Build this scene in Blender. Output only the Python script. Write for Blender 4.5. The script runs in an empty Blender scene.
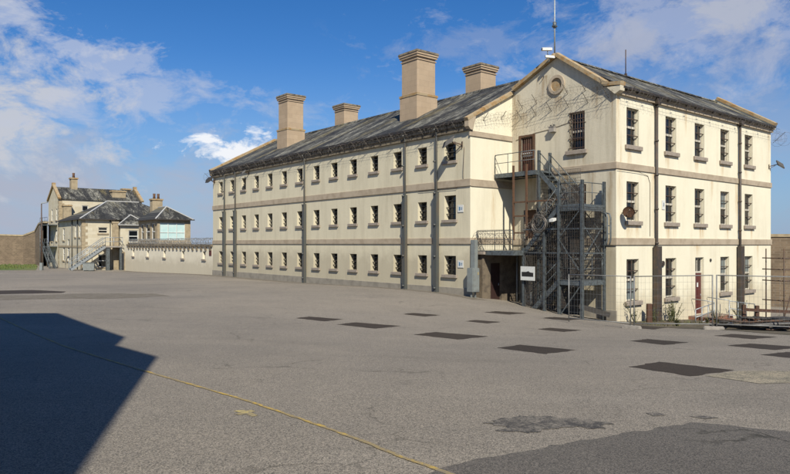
import bpy, bmesh, math, random
import numpy as np
from mathutils import Vector, Matrix
random.seed(7)
R = math.radians
F = 664.0; CX = 395.0; CY = 244.0
scene = bpy.context.scene
COL = scene.collection
TH = math.atan2(.629, .777)
U = Vector((-math.sin(TH), math.cos(TH), 0)); V = Vector((math.cos(TH), math.sin(TH), 0))
C1 = Vector((4.08, 36.0, 0))
def fw(a, b, z=0.0):                      # building frame -> world
    p = C1 + V*a + U*b; return Vector((p.x, p.y, z))

# ------------------------------------------------------------------ ground height
CP = [(0,0,-1.65),(0,5,-1.72),(-8,4,-1.68),(8,4,-1.8),(-14,14,-2.0),(14,12,-2.35),(-5,15,-2.1),(5,15,-2.35),
      (-17,62,-2.9),(4.08,36,-2.85),(-6.5,49,-2.88),(7.2,33.2,-3.35),(11,32.8,-3.85),(18,38.5,-4.35),(25.1,44.3,-5.0),
      (8.9,25,-3.2),(11.7,24.1,-3.1),(14.8,24.5,-3.25),(-38.65,82,-3.2),(-32.5,81,-3.3),(-60,105,-3.2),(-80,100,-3.2),
      (-25,40,-2.6),(-45,55,-2.9),(40,60,-5.4),(40,30,-4.2),(25,10,-2.8),(0,90,-3.4),(-30,15,-2.0),(0,-25,-1.5),(-30,-20,-1.6),(30,-15,-2.2),(40,110,-5.0),(0,125,-3.6),(-90,60,-3.0)]
_P = np.array(CP, float)
def _phi(r2): return np.where(r2 > 1e-9, .5*r2*np.log(np.maximum(r2,1e-12)), 0)
n = len(_P)
K = _phi(((_P[:,None,:2]-_P[None,:,:2])**2).sum(-1)) + np.eye(n)*1.5
Q = np.hstack([np.ones((n,1)), _P[:,:2]])
A = np.zeros((n+3,n+3)); A[:n,:n]=K; A[:n,n:]=Q; A[n:,:n]=Q.T
W = np.linalg.solve(A, np.concatenate([_P[:,2], np.zeros(3)]))
def gzs(X, Y):
    X = np.clip(X,-90,45); Y = np.clip(Y,-25,125)
    d2 = (X[:,None]-_P[None,:,0])**2 + (Y[:,None]-_P[None,:,1])**2
    return _phi(d2) @ W[:n] + W[n] + W[n+1]*X + W[n+2]*Y
def gz(x, y): return float(gzs(np.array([x],float), np.array([y],float))[0])
def G(px, py):                            # pixel -> point on the ground
    Y = np.arange(3.0, 160, .02); X = (px-CX)/F*Y; Z = -(py-CY)/F*Y
    g = gzs(X, Y); i = int(np.argmax(Z <= g))
    return Vector((X[i], Y[i], g[i]))
def at(px, Y, z=0.0): return Vector(((px-CX)/F*Y, Y, z))

# ------------------------------------------------------------------ materials
def newmat(name):
    m = bpy.data.materials.new(name); m.use_nodes = True
    nt = m.node_tree; b = nt.nodes['Principled BSDF']; return m, nt, b
def N(nt, t, **k):
    o = nt.nodes.new(t)
    for a, v in k.items():
        if a in ('inp',):
            for kk, vv in v.items(): o.inputs[kk].default_value = vv
        else: setattr(o, a, v)
    return o
def coords(nt, scale=(1,1,1), rot=(0,0,0)):
    tc = N(nt,'ShaderNodeTexCoord'); mp = N(nt,'ShaderNodeMapping'); mp.inputs['Scale'].default_value = scale; mp.inputs['Rotation'].default_value = rot
    nt.links.new(tc.outputs['Object'], mp.inputs[0]); return mp.outputs[0]
def noise(nt, vec, scale, detail=6, rough=.6, dist=0):
    o = N(nt,'ShaderNodeTexNoise'); o.inputs['Scale'].default_value=scale; o.inputs['Detail'].default_value=detail
    o.inputs['Roughness'].default_value=rough; o.inputs['Distortion'].default_value=dist; nt.links.new(vec,o.inputs['Vector']); return o.outputs[0]
def ramp(nt, fac, lo, hi, c0=(0,0,0,1), c1=(1,1,1,1)):
    o = N(nt,'ShaderNodeValToRGB'); e=o.color_ramp.elements; e[0].position=lo; e[1].position=hi; e[0].color=c0; e[1].color=c1
    nt.links.new(fac,o.inputs[0]); return o.outputs[0]
def mix(nt, fac, a, b, mode='MIX'):
    o = N(nt,'ShaderNodeMix', data_type='RGBA', blend_type=mode)
    for s, v in ((o.inputs[0],fac),(o.inputs[6],a),(o.inputs[7],b)):
        if hasattr(v,'links'): nt.links.new(v,s)
        elif isinstance(v,(int,float)): s.default_value = v
        else: s.default_value = (v[0],v[1],v[2],1)
    return o.outputs[2]
def mul(nt, a, b):
    o = N(nt,'ShaderNodeMath', operation='MULTIPLY')
    for s,v in ((o.inputs[0],a),(o.inputs[1],b)):
        if hasattr(v,'links'): nt.links.new(v,s)
        else: s.default_value=v
    return o.outputs[0]
def bump(nt, b, h, strength, dist=.02):
    o = N(nt,'ShaderNodeBump'); o.inputs['Strength'].default_value=strength; o.inputs['Distance'].default_value=dist
    nt.links.new(h,o.inputs['Height']); nt.links.new(o.outputs[0], b.inputs['Normal'])

def m_render(name, base, dirt=(.30,.25,.17), rust=None, amt=.5, stains=(), ax=0, low=None):
    m, nt, b = newmat(name); v = coords(nt); vs = coords(nt,(1,1,.12))
    big = ramp(nt, noise(nt,v,.45,7,.65), .35,.72)
    col = mix(nt, mul(nt,big,.35), base, tuple(c*.78 for c in base))
    patch = ramp(nt, noise(nt,v,1.7,3,.5,.5), .52,.56)
    col = mix(nt, mul(nt,patch,.10), col, (base[0]*1.12,base[1]*1.12,base[2]*1.15))
    st = ramp(nt, noise(nt,vs,1.6,8,.7), .47,.72)
    col = mix(nt, mul(nt,st,amt), col, dirt)
    if rust:
        rs = ramp(nt, noise(nt,vs,.9,6,.6,.3), .60,.74)
        fine = ramp(nt, noise(nt,vs,6,5,.6), .40,.75)
        col = mix(nt, mul(nt,mul(nt,rs,fine),.8), col, rust)
    if stains:
        sp = N(nt,'ShaderNodeSeparateXYZ'); nt.links.new(v,sp.inputs[0]); tot=None
        wob = noise(nt,v,1.3,4,.6); wx = N(nt,'ShaderNodeMath',operation='MULTIPLY_ADD'); nt.links.new(wob,wx.inputs[0]); wx.inputs[1].default_value=.25; nt.links.new(sp.outputs[ax],wx.inputs[2])
        for (c0,zt,wd,ln) in stains:
            d=N(nt,'ShaderNodeMath',operation='SUBTRACT'); nt.links.new(wx.outputs[0],d.inputs[0]); d.inputs[1].default_value=c0+.125
            e=N(nt,'ShaderNodeMath',operation='ABSOLUTE'); nt.links.new(d.outputs[0],e.inputs[0])
            f1=N(nt,'ShaderNodeMapRange'); nt.links.new(e.outputs[0],f1.inputs[0]); f1.inputs[1].default_value=wd; f1.inputs[2].default_value=wd*.2; 
            f2=N(nt,'ShaderNodeMapRange'); nt.links.new(sp.outputs[2],f2.inputs[0]); f2.inputs[1].default_value=zt-ln; f2.inputs[2].default_value=zt
            f3=N(nt,'ShaderNodeMath',operation='LESS_THAN'); nt.links.new(sp.outputs[2],f3.inputs[0]); f3.inputs[1].default_value=zt
            o=mul(nt,mul(nt,f1.outputs[0],f2.outputs[0]),f3.outputs[0])
            if tot is None: tot=o
            else:
                mx=N(nt,'ShaderNodeMath',operation='MAXIMUM'); nt.links.new(tot,mx.inputs[0]); nt.links.new(o,mx.inputs[1]); tot=mx.outputs[0]
        fine2 = ramp(nt, noise(nt,coords(nt,(1,1,.10)),7,7,.7), .36,.60)
        col = mix(nt, mul(nt,mul(nt,tot,fine2),.85), col, rust or dirt)
    if low is not None:
        sp2_ = N(nt,'ShaderNodeSeparateXYZ'); nt.links.new(v,sp2_.inputs[0])
        q=N(nt,'ShaderNodeMath',operation='MULTIPLY_ADD'); nt.links.new(noise(nt,v,1.1,7,.7),q.inputs[0]); q.inputs[1].default_value=-2.2; nt.links.new(sp2_.outputs[2],q.inputs[2])
        g_=N(nt,'ShaderNodeMapRange'); nt.links.new(q.outputs[0],g_.inputs[0]); g_.inputs[1].default_value=low-.4; g_.inputs[2].default_value=low-1.2
        col = mix(nt, mul(nt,g_.outputs[0],.5), col, dirt)
    spk = ramp(nt, noise(nt,v,22,4,.7), .35,.75)
    col = mix(nt, mul(nt,spk,.10), col, tuple(c*.6 for c in base))
    nt.links.new(col,b.inputs['Base Color']); b.inputs['Roughness'].default_value=.88
    bump(nt,b,noise(nt,v,9,8,.7),.35,.02)
    return m
def m_plain(name, base, rough=.6, metal=0, var=.3, alt=None, sc=4, bmp=.15, stretch=(1,1,1), lo=.45, hi=.62):
    m, nt, b = newmat(name); v = coords(nt,stretch)
    alt = alt or tuple(c*.55 for c in base)
    col = mix(nt, mul(nt,ramp(nt,noise(nt,v,sc,8,.65),lo,hi),var), base, alt)
    nt.links.new(col,b.inputs['Base Color']); b.inputs['Roughness'].default_value=rough; b.inputs['Metallic'].default_value=metal
    if bmp: bump(nt,b,noise(nt,v,sc*5,6,.7),bmp,.01)
    return m
def m_blocks(name, c1, c2, mortar, scale, bw, bh, msize=.02, rot=(0,0,0), offs=.5, bmp=.5, lich=None, weather=.4, swap=False):
    # masonry: brick texture laid with object x+y on the horizontal and z on the vertical
    m, nt, b = newmat(name)
    tc = N(nt,'ShaderNodeTexCoord'); sp = N(nt,'ShaderNodeSeparateXYZ'); nt.links.new(tc.outputs['Object'],sp.inputs[0])
    ad = N(nt,'ShaderNodeMath', operation='ADD'); nt.links.new(sp.outputs[0],ad.inputs[0]); nt.links.new(sp.outputs[1],ad.inputs[1])
    cb = N(nt,'ShaderNodeCombineXYZ')
    nt.links.new(sp.outputs[2], cb.inputs[1]); nt.links.new(ad.outputs[0], cb.inputs[0])
    br = N(nt,'ShaderNodeTexBrick'); br.offset=offs
    for k,vv in (('Color1',(*c1,1)),('Color2',(*c2,1)),('Mortar',(*mortar,1)),('Scale',scale),('Mortar Size',msize),('Brick Width',bw),('Row Height',bh),('Bias',0.0)):
        br.inputs[k].default_value = vv
    nt.links.new(cb.outputs[0], br.inputs['Vector'])
    v = tc.outputs['Object']
    col = mix(nt, mul(nt,ramp(nt,noise(nt,v,.8,8,.7),.4,.7),weather), br.outputs[0], tuple(c*.45 for c in c1))
    col = mix(nt, mul(nt,ramp(nt,noise(nt,v,7,6,.7),.4,.7),.3), col, c2)
    if lich:
        vs = coords(nt)
        l = mul(nt, ramp(nt,noise(nt,vs,.55,9,.72,.6),.47,.60), ramp(nt,noise(nt,vs,5,6,.7),.30,.62))
        col = mix(nt, mul(nt,l,.85), col, lich)
        y = mul(nt, ramp(nt,noise(nt,vs,.7,6,.7,.2),.58,.66), ramp(nt,noise(nt,vs,9,6,.7),.35,.6))
        col = mix(nt, mul(nt,y,.6), col, (.22,.17,.06))
    nt.links.new(col,b.inputs['Base Color']); b.inputs['Roughness'].default_value=.85
    bump(nt,b,br.outputs['Fac'],-bmp,.02)
    return m
def m_glass(name, col=(.01,.012,.015), rough=.08):
    m, nt, b = newmat(name); v = coords(nt)
    nt.links.new(mix(nt, mul(nt,ramp(nt,noise(nt,v,1.3,5,.6),.4,.7),.35), col, tuple(c*2.2+.01 for c in col)), b.inputs['Base Color'])
    b.inputs['Roughness'].default_value=rough; bump(nt,b,noise(nt,v,1.6,2,.5),.15,.02); return m

M = {}
_tR=[1.5,5.27,8.47,11.6,14.87]
_st=[]
for _i,_t in enumerate(_tR):
    _st+=[(3.4+_t-.35,4.78,.28,1.0),(3.4+_t+.4,.95,.25,.9)]
_st+=[(3.4+1.2,.95,.5,1.0),(3.4+3.75,7.4,.3,3.2),(3.4+3.5,3.7,.35,3.6),(3.4+8.2,-.06,.5,.8),(3.4+8.6,.95,.2,1.3),(3.4+13.2,3.7,.3,3.0),(3.4+.15,7.4,.25,2.5),(3.4+5.0,.95,.35,1.0),(3.4+9.9,3.7,.3,1.4),(3.4+17.9,7.3,.25,2.0),(3.4+6.9,7.4,.2,1.5),(3.4+16.2,-.06,.2,1.6)]
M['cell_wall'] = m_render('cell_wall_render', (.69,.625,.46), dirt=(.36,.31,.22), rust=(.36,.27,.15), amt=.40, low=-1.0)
M['cream'] = m_render('cream_render', (.83,.77,.595), dirt=(.46,.38,.25), rust=(.50,.31,.13), amt=.24, stains=_st, low=-3.0)
_sg=[(-4.3,4.72,.5,1.0),(-4.8,4.7,.2,.9),(-.9,7.4,.3,1.4),(-3.2,7.9,.5,1.4),(-2.3,9.2,.5,2.2),(-5.6,8.0,.4,1.9),(-1.4,3.7,.5,3.4),(-2.6,3.7,.5,3.0),(-3.8,3.7,.5,2.8),(-5.3,3.7,.35,2.2),(-6.5,7.6,.2,3.0),(-6.4,3.6,.2,3.0),(-.3,8.5,.4,4.0)]
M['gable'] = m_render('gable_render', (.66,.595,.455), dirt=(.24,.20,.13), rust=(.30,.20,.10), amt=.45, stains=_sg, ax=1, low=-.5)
M['string'] = m_plain('string_stone', (.44,.365,.27), .9, sc=1.6, var=.6, alt=(.30,.235,.165), bmp=.3)
M['plinth'] = m_plain('plinth_grey', (.30,.27,.22), .9, sc=1.5, var=.6, alt=(.18,.16,.13), bmp=.3)
M['sill'] = m_plain('sill_stone', (.33,.28,.23), .9, sc=6, var=.6, alt=(.20,.16,.12), bmp=.3)
M['coping'] = m_plain('coping_stone', (.38,.30,.19), .9, sc=2.5, var=.9, alt=(.33,.19,.07), bmp=.6)
M['granite'] = m_blocks('chimney_stone', (.49,.375,.26), (.43,.325,.22), (.35,.27,.19), 1, .8, .36, .008, bmp=.3, weather=.35)
M['slate'] = None
M['eave'] = m_plain('eave_stone_mossy', (.22,.18,.125), .95, sc=3.5, var=.9, alt=(.055,.045,.035), bmp=1.0)
M['gutter'] = m_plain('black_gutter', (.035,.032,.03), .6, sc=6, var=.5, alt=(.09,.06,.04))
M['pipe'] = m_plain('grey_green_pipe', (.075,.08,.075), .5, sc=3, var=.5, alt=(.12,.09,.06), stretch=(1,1,.3))
M['pipe_d'] = m_plain('dark_pipe', (.05,.042,.035), .6, sc=3, var=.5, alt=(.12,.07,.04))
M['glass'] = m_glass('window_glass')
M['glass_p'] = m_glass('pale_glass', (.16,.19,.19), .25)
M['glass_c'] = m_plain('pale_cyan_blind', (.52,.70,.68), .25, sc=1.2, var=.6, alt=(.68,.76,.72), bmp=0)
M['frame'] = m_plain('window_frame_paint', (.64,.60,.50), .6, sc=12, var=.5, alt=(.28,.22,.16))
M['white'] = m_plain('white_paint', (.70,.70,.66), .6, sc=9, var=.3, alt=(.45,.42,.36))
M['bars'] = m_plain('iron_bars', (.06,.045,.035), .7, sc=20, var=.7, alt=(.16,.07,.03))
M['steel'] = m_plain('galvanised_steel', (.15,.17,.175), .55, .4, sc=7, var=.7, alt=(.06,.058,.05))
M['steel_l'] = m_plain('pale_galvanised_steel', (.40,.43,.44), .5, .4, sc=9, var=.5, alt=(.22,.22,.21))
M['steel_f'] = m_plain('dull_fence_steel', (.25,.25,.24), .6, .3, sc=9, var=.5, alt=(.15,.14,.13))
M['porch_stone'] = m_plain('darkened_porch_stone', (.17,.135,.095), .9, sc=2, var=.8, alt=(.07,.055,.04), bmp=.5)  # porch walls darkened by their own mottled brown colour
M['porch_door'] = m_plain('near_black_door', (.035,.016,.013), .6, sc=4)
M['wire'] = m_plain('weathered_wire', (.17,.15,.13), .6, .3, sc=20, var=.5)
M['rust'] = m_plain('rusty_steel', (.13,.066,.035), .85, sc=9, var=.8, alt=(.07,.045,.03), bmp=.5)
M['red_door'] = m_plain('dark_red_door', (.11,.028,.022), .5, sc=3, var=.4)
M['brown'] = m_plain('brown_wood', (.085,.04,.022), .8, sc=8, var=.6, stretch=(1,1,.2))
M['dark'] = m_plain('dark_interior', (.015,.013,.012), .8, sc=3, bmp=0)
M['grey_cab'] = m_plain('grey_cabinet_paint', (.22,.24,.23), .5, sc=4, var=.4, alt=(.14,.13,.12))
M['lamp'] = m_plain('lamp_housing', (.045,.04,.035), .5, sc=7)
M['concrete'] = m_plain('concrete', (.34,.31,.27), .9, sc=5, var=.5)
M['brick_red'] = m_blocks('red_brick', (.26,.10,.055), (.20,.08,.045), (.30,.25,.20), 1, .23, .075, .008)
M['rubble_wall'] = m_blocks('rubble_stone', (.24,.175,.115), (.15,.11,.07), (.24,.19,.135), 1, .42, .2, .02, weather=.8, bmp=.9)
M['old_stone'] = m_blocks('pale_stone', (.66,.60,.46), (.56,.49,.35), (.55,.49,.37), 1, .8, .4, .008, weather=.40, bmp=.3)
M['quoin'] = m_plain('quoin_stone', (.40,.325,.215), .9, sc=2.2, var=.6, alt=(.24,.19,.12))
M['lead'] = m_plain('pale_ridge_flashing', (.50,.49,.46), .6, sc=3, var=.3)
M['yard_wall'] = m_render('yard_wall_render', (.80,.73,.57), dirt=(.40,.34,.24), amt=.2, low=-2.0)
M['yellow'] = None

def slate(name, ax):
    m, nt, b = newmat(name)
    tc = N(nt,'ShaderNodeTexCoord'); sp = N(nt,'ShaderNodeSeparateXYZ'); nt.links.new(tc.outputs['Object'],sp.inputs[0])
    cb = N(nt,'ShaderNodeCombineXYZ'); nt.links.new(sp.outputs[ax],cb.inputs[0])
    sc = mul(nt, sp.outputs[2], 1.9); nt.links.new(sc, cb.inputs[1])
    br = N(nt,'ShaderNodeTexBrick')
    for k,vv in (('Color1',(.055,.055,.052,1)),('Color2',(.028,.028,.030,1)),('Mortar',(.015,.015,.015,1)),('Scale',1),('Mortar Size',.012),('Brick Width',.30),('Row Height',.22)):
        br.inputs[k].default_value = vv
    nt.links.new(cb.outputs[0], br.inputs['Vector'])
    # lichen: pale streaks that run down the slope
    cb2 = N(nt,'ShaderNodeCombineXYZ'); nt.links.new(mul(nt,sp.outputs[ax],1.0),cb2.inputs[0]); nt.links.new(mul(nt,sp.outputs[2],.55),cb2.inputs[1])
    rt = N(nt,'ShaderNodeMapping'); rt.inputs['Rotation'].default_value=(0,0,.5); nt.links.new(cb2.outputs[0],rt.inputs[0]); vs = rt.outputs[0]
    l = mul(nt, ramp(nt,noise(nt,vs,.55,10,.80,.5),.47,.57), ramp(nt,noise(nt,vs,6,9,.82),.44,.56))
    col = mix(nt, mul(nt,l,.85), br.outputs[0], (.40,.385,.32))
    d = ramp(nt,noise(nt,vs,1.1,9,.75,.3),.50,.58)
    col = mix(nt, mul(nt,d,.75), col, (.022,.022,.020))
    y = mul(nt, ramp(nt,noise(nt,vs,.45,7,.7,.2),.55,.62), ramp(nt,noise(nt,vs,7,6,.7),.42,.60))
    col = mix(nt, mul(nt,y,.8), col, (.24,.20,.10))
    nt.links.new(col,b.inputs['Base Color']); b.inputs['Roughness'].default_value=.8; b.inputs['Specular IOR Level'].default_value=.25
    h = mix(nt,.4,br.outputs['Fac'],noise(nt,vs,9,6,.7)); bump(nt,b,h,-.9,.04)
    return m
M['slate_y'] = slate('slate_roof_long', 1); M['slate_x'] = slate('slate_roof_cross', 0)

def m_asphalt(name, base, alt, fine=.5, patches=True, cracks=0, blend=None):
    m, nt, b = newmat(name); v = coords(nt)
    big = ramp(nt, noise(nt,v,.075,7,.62,.6), .38,.64)
    col = mix(nt, mul(nt,big,.8), base, alt)
    med = ramp(nt, noise(nt,v,.55,9,.75,.4), .40,.68)
    col = mix(nt, mul(nt,med,.30), col, tuple(c*.60 for c in base))
    if patches:
        wear = ramp(nt, noise(nt,coords(nt,(.22,1,1),(0,0,.65)),.45,7,.65,.5), .50,.66)
        col = mix(nt, mul(nt,wear,.35), col, tuple(c*1.35 for c in base))
        dk = ramp(nt, noise(nt,coords(nt,(.35,1,1),(0,0,-.35)),.28,8,.7,.8), .56,.66)
        col = mix(nt, mul(nt,dk,.38), col, tuple(c*.55 for c in base))
    if blend:
        bl = ramp(nt, noise(nt,v,2.6,9,.8,.5), .45,.53); bl2 = ramp(nt, noise(nt,v,14,5,.8), .40,.55)
        col = mix(nt, mul(nt,bl,bl2), col, blend)
    vo = N(nt,'ShaderNodeTexVoronoi'); vo.inputs['Scale'].default_value=100; nt.links.new(v,vo.inputs['Vector'])
    sp2 = ramp(nt, vo.outputs['Color'], .12,.92, (.22,.22,.22,1),(1.95,1.86,1.76,1))
    col = mix(nt, fine, col, mix(nt,1.0,col,sp2,'MULTIPLY'))
    g = noise(nt,v,130,3,.75)
    col = mix(nt, mul(nt,ramp(nt,g,.50,.66),.5), col, tuple(min(.6,c*2.2) for c in base))
    if cracks:
        vc = N(nt,'ShaderNodeTexVoronoi', feature='DISTANCE_TO_EDGE'); vc.inputs['Scale'].default_value=.42
        nz_ = N(nt,'ShaderNodeTexNoise'); nz_.inputs['Scale'].default_value=1.8; nz_.inputs['Detail'].default_value=6; nt.links.new(v,nz_.inputs['Vector'])
        ad = N(nt,'ShaderNodeVectorMath',operation='MULTIPLY_ADD'); nt.links.new(nz_.outputs[1],ad.inputs[0]); ad.inputs[1].default_value=(1.1,1.1,0); nt.links.new(v,ad.inputs[2]); nt.links.new(ad.outputs[0],vc.inputs['Vector'])
        ck = ramp(nt, vc.outputs['Distance'], .004,.012,(1,1,1,1),(0,0,0,1)); mk_ = ramp(nt, noise(nt,v,.35,4,.6), .50,.58)
        col = mix(nt, mul(nt,mul(nt,ck,mk_),cracks), col, (.03,.028,.02))
    nt.links.new(col,b.inputs['Base Color']); b.inputs['Roughness'].default_value=.85; b.inputs['Specular IOR Level'].default_value=.3
    hh = mix(nt,.5,vo.outputs['Distance'],g); bump(nt,b,hh,.8,.007)
    return m
ASB=(.200,.183,.158)
M['asphalt'] = m_asphalt('yard_asphalt', ASB, (.290,.260,.215), .85, cracks=.35)
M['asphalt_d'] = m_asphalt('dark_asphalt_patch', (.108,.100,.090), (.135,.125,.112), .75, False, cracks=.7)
M['tar'] = m_asphalt('tar_stain', (.055,.052,.050), (.07,.066,.06), .6, False, blend=ASB)
M['patch'] = m_asphalt('dark_square_patch', (.036,.028,.021), (.058,.044,.032), .7, False)
M['patch_l'] = m_asphalt('pale_patch', (.33,.29,.22), (.24,.21,.15), 1.0, False, blend=(.12,.11,.085))
M['strip'] = m_asphalt('wall_foot_strip', (.15,.13,.10), (.12,.105,.075), .5, False, blend=ASB)
M['dirt'] = m_plain('bare_dirt', (.10,.078,.05), .95, sc=1.6, var=.8, alt=(.06,.055,.03), bmp=1.0)
M['grassm'] = m_plain('grass_green', (.10,.14,.035), .9, sc=.4, var=.8, alt=(.16,.155,.06))
M['weed'] = m_plain('weed_leaf', (.075,.085,.025), .8, sc=3, var=.7, alt=(.15,.11,.05))
def m_worn(name, col):
    m, nt, b = newmat(name); v = coords(nt)
    f = ramp(nt, noise(nt,v,2.2,10,.8,.3), .42,.52)
    g = ramp(nt, noise(nt,v,30,4,.8), .45,.56)
    o = mix(nt, mul(nt,f,.85), col, (.27,.22,.13)); o = mix(nt, mul(nt,g,.75), o, (.21,.18,.14))
    nt.links.new(o,b.inputs['Base Color']); b.inputs['Roughness'].default_value=.8; bump(nt,b,noise(nt,v,75,3,.7),.5,.01); return m
M['yellow'] = m_worn('worn_yellow_paint', (.66,.44,.07))
M['yellow2'] = m_worn('pale_yellow_paint', (.85,.68,.22))

# ------------------------------------------------------------------ mesh helpers
def box(bm, x0,x1,y0,y1,z0,z1, taper=0):
    xs=sorted((x0,x1)); ys=sorted((y0,y1)); zs=sorted((z0,z1)); vs=[]
    for k,z in enumerate(zs):
        t = taper*k
        for (x,y) in ((xs[0]+t,ys[0]+t),(xs[1]-t,ys[0]+t),(xs[1]-t,ys[1]-t),(xs[0]+t,ys[1]-t)): vs.append(bm.verts.new((x,y,z)))
    for f in ((3,2,1,0),(4,5,6,7),(0,1,5,4),(1,2,6,5),(2,3,7,6),(3,0,4,7)): bm.faces.new([vs[i] for i in f])
def prism(bm, pts, off):                  # closed prism: polygon pts (3D) extruded by vector off
    a=[bm.verts.new(p) for p in pts]; o=Vector(off); b_=[bm.verts.new(Vector(p)+o) for p in pts]
    f=[bm.faces.new(a), bm.faces.new(b_[::-1])]
    for i in range(len(pts)): j=(i+1)%len(pts); f.append(bm.faces.new((a[j],a[i],b_[i],b_[j])))
    bmesh.ops.recalc_face_normals(bm, faces=f)
def bar(bm, p, q, w, h=None, up=(0,0,1)):
    h = h or w; p=Vector(p); q=Vector(q); d=(q-p).normalized(); up=Vector(up)
    s=d.cross(up)
    if s.length<1e-4: s=d.cross(Vector((0,1,0)))
    s.normalize(); t=s.cross(d).normalized(); s*=w/2; t*=h/2
    A_=[bm.verts.new(p+x) for x in (-s-t,s-t,s+t,-s+t)]; B_=[bm.verts.new(q+x) for x in (-s-t,s-t,s+t,-s+t)]
    f=[bm.faces.new(A_),bm.faces.new(B_[::-1])]
    for i in range(4): j=(i+1)%4; f.append(bm.faces.new((A_[j],A_[i],B_[i],B_[j])))
    bmesh.ops.recalc_face_normals(bm, faces=f)
def tube(bm, pts, r, nseg=6, closed=False, caps=True):
    pts=[Vector(p) for p in pts]; rings=[]; prev=None; L=len(pts)
    for i,p in enumerate(pts):
        if closed: d=(pts[(i+1)%L]-pts[i-1]).normalized()
        else: d=(pts[min(i+1,L-1)]-pts[max(i-1,0)]).normalized()
        if prev is None:
            s=d.cross(Vector((0,0,1)))
            if s.length<1e-3: s=d.cross(Vector((0,1,0)))
        else: s=prev-d*prev.dot(d)
        s.normalize(); prev=s; t=d.cross(s)
        rr = r[i] if isinstance(r,(list,tuple)) else r
        rings.append([bm.verts.new(p+(s*math.cos(2*math.pi*k/nseg)+t*math.sin(2*math.pi*k/nseg))*rr) for k in range(nseg)])
    for i in range(L if closed else L-1):
        a=rings[i]; b_=rings[(i+1)%L]
        for k in range(nseg): bm.faces.new((a[k],a[(k+1)%nseg],b_[(k+1)%nseg],b_[k])).smooth = nseg>4
    if caps and not closed: bm.faces.new(rings[0][::-1]); bm.faces.new(rings[-1])
def quad(bm, *p): return bm.faces.new([bm.verts.new(x) for x in p])
def mk(name, bm, mat, parent=None, label=None):
    me=bpy.data.meshes.new(name); bm.to_mesh(me); bm.free()
    if isinstance(mat,(list,tuple)):
        for x in mat: me.materials.append(x)
    else: me.materials.append(mat)
    o=bpy.data.objects.new(name,me); COL.objects.link(o)
    if parent: o.parent=parent
    if label: o['label']=label
    return o
def tag(o,label,cat,group=None):
    o['label']=label; o['category']=cat
    if group: o['group']=group
    return o
def thing(name,label,cat,loc=(0,0,0),rz=0,group=None):
    o=bpy.data.objects.new(name,None); o.empty_display_size=.3; COL.objects.link(o); o.location=loc; o.rotation_euler=(0,0,rz)
    return tag(o,label,cat,group)
def struct(o): o['kind']='structure'; return o
def cp(o, parent, loc=None, rz=None):
    c=o.copy(); COL.objects.link(c); c.parent=parent
    if loc is not None: c.location=loc
    if rz is not None: c.rotation_euler=(0,0,rz)
    for ch in o.children: cp(ch,c)
    return c
def cptop(o, loc, rz, label, group=None):
    c=cp(o,None,loc,rz); c['label']=label
    if group: c['group']=group
    return c
B=bmesh.new

def panel(bm, O, ux, n, Wd, z0, z1, holes, depth, top=None):
    """wall sheet from O along ux (unit), openings (x0,x1,za,zb) with reveals going along n by depth"""
    O=Vector(O); ux=Vector(ux); n_=Vector(n)
    xs=sorted(set([0,Wd]+[h for q in holes for h in q[:2]])); zs=sorted(set([z0,z1]+[h for q in holes for h in q[2:4]]))
    P=lambda x,z,d=0: O+ux*x+Vector((0,0,z))+n_*d
    fs=[]
    for i in range(len(xs)-1):
        for j in range(len(zs)-1):
            cx=(xs[i]+xs[i+1])/2; cz=(zs[j]+zs[j+1])/2
            if any(h[0]<cx<h[1] and h[2]<cz<h[3] for h in holes): continue
            fs.append(quad(bm,P(xs[i],zs[j]),P(xs[i+1],zs[j]),P(xs[i+1],zs[j+1]),P(xs[i],zs[j+1])))
    for (a,b_,c,d) in holes:
        for (p,q) in (((a,c),(a,d)),((b_,c),(b_,d)),((a,c),(b_,c)),((a,d),(b_,d))):
            quad(bm,P(*p),P(*q),P(*q,depth),P(*p,depth))
    if top: # polygon above z1: list of (x,z)
        bm.faces.new([bm.verts.new(P(x,z)) for x,z in top])

# ------------------------------------------------------------------ world, sun, camera
w=bpy.data.worlds.new('World'); scene.world=w; w.use_nodes=True; nt=w.node_tree
bg=nt.nodes['Background']
SUN=Vector((.157*math.cos(R(41)),-.987*math.cos(R(41)),math.sin(R(41)))).normalized()
sky=N(nt,'ShaderNodeTexSky',sky_type='NISHITA'); sky.sun_disc=False; sky.sun_elevation=R(41); sky.sun_rotation=math.atan2(SUN.x,SUN.y)
sky.air_density=1.0; sky.dust_density=.3; sky.ozone_density=3.0
hs=N(nt,'ShaderNodeHueSaturation'); hs.inputs['Saturation'].default_value=1.34; hs.inputs['Value'].default_value=1.26; nt.links.new(sky.outputs[0],hs.inputs['Color'])
tc=N(nt,'ShaderNodeTexCoord'); d0=tc.outputs['Generated']
def pdir(px,py): return Vector(((px-CX)/F,1,(CY-py)/F)).normalized()
spz=N(nt,'ShaderNodeSeparateXYZ'); nt.links.new(d0,spz.inputs[0])
hz_=N(nt,'ShaderNodeMapRange',interpolation_type='SMOOTHSTEP'); nt.links.new(spz.outputs[2],hz_.inputs[0]); hz_.inputs[1].default_value=.28; hz_.inputs[2].default_value=-.02
cl=mix(nt,mul(nt,hz_.outputs[0],.85),mix(nt,1.0,hs.outputs[0],(1.0,1.04,1.25),'MULTIPLY'),(3.6,5.8,8.9))
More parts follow.
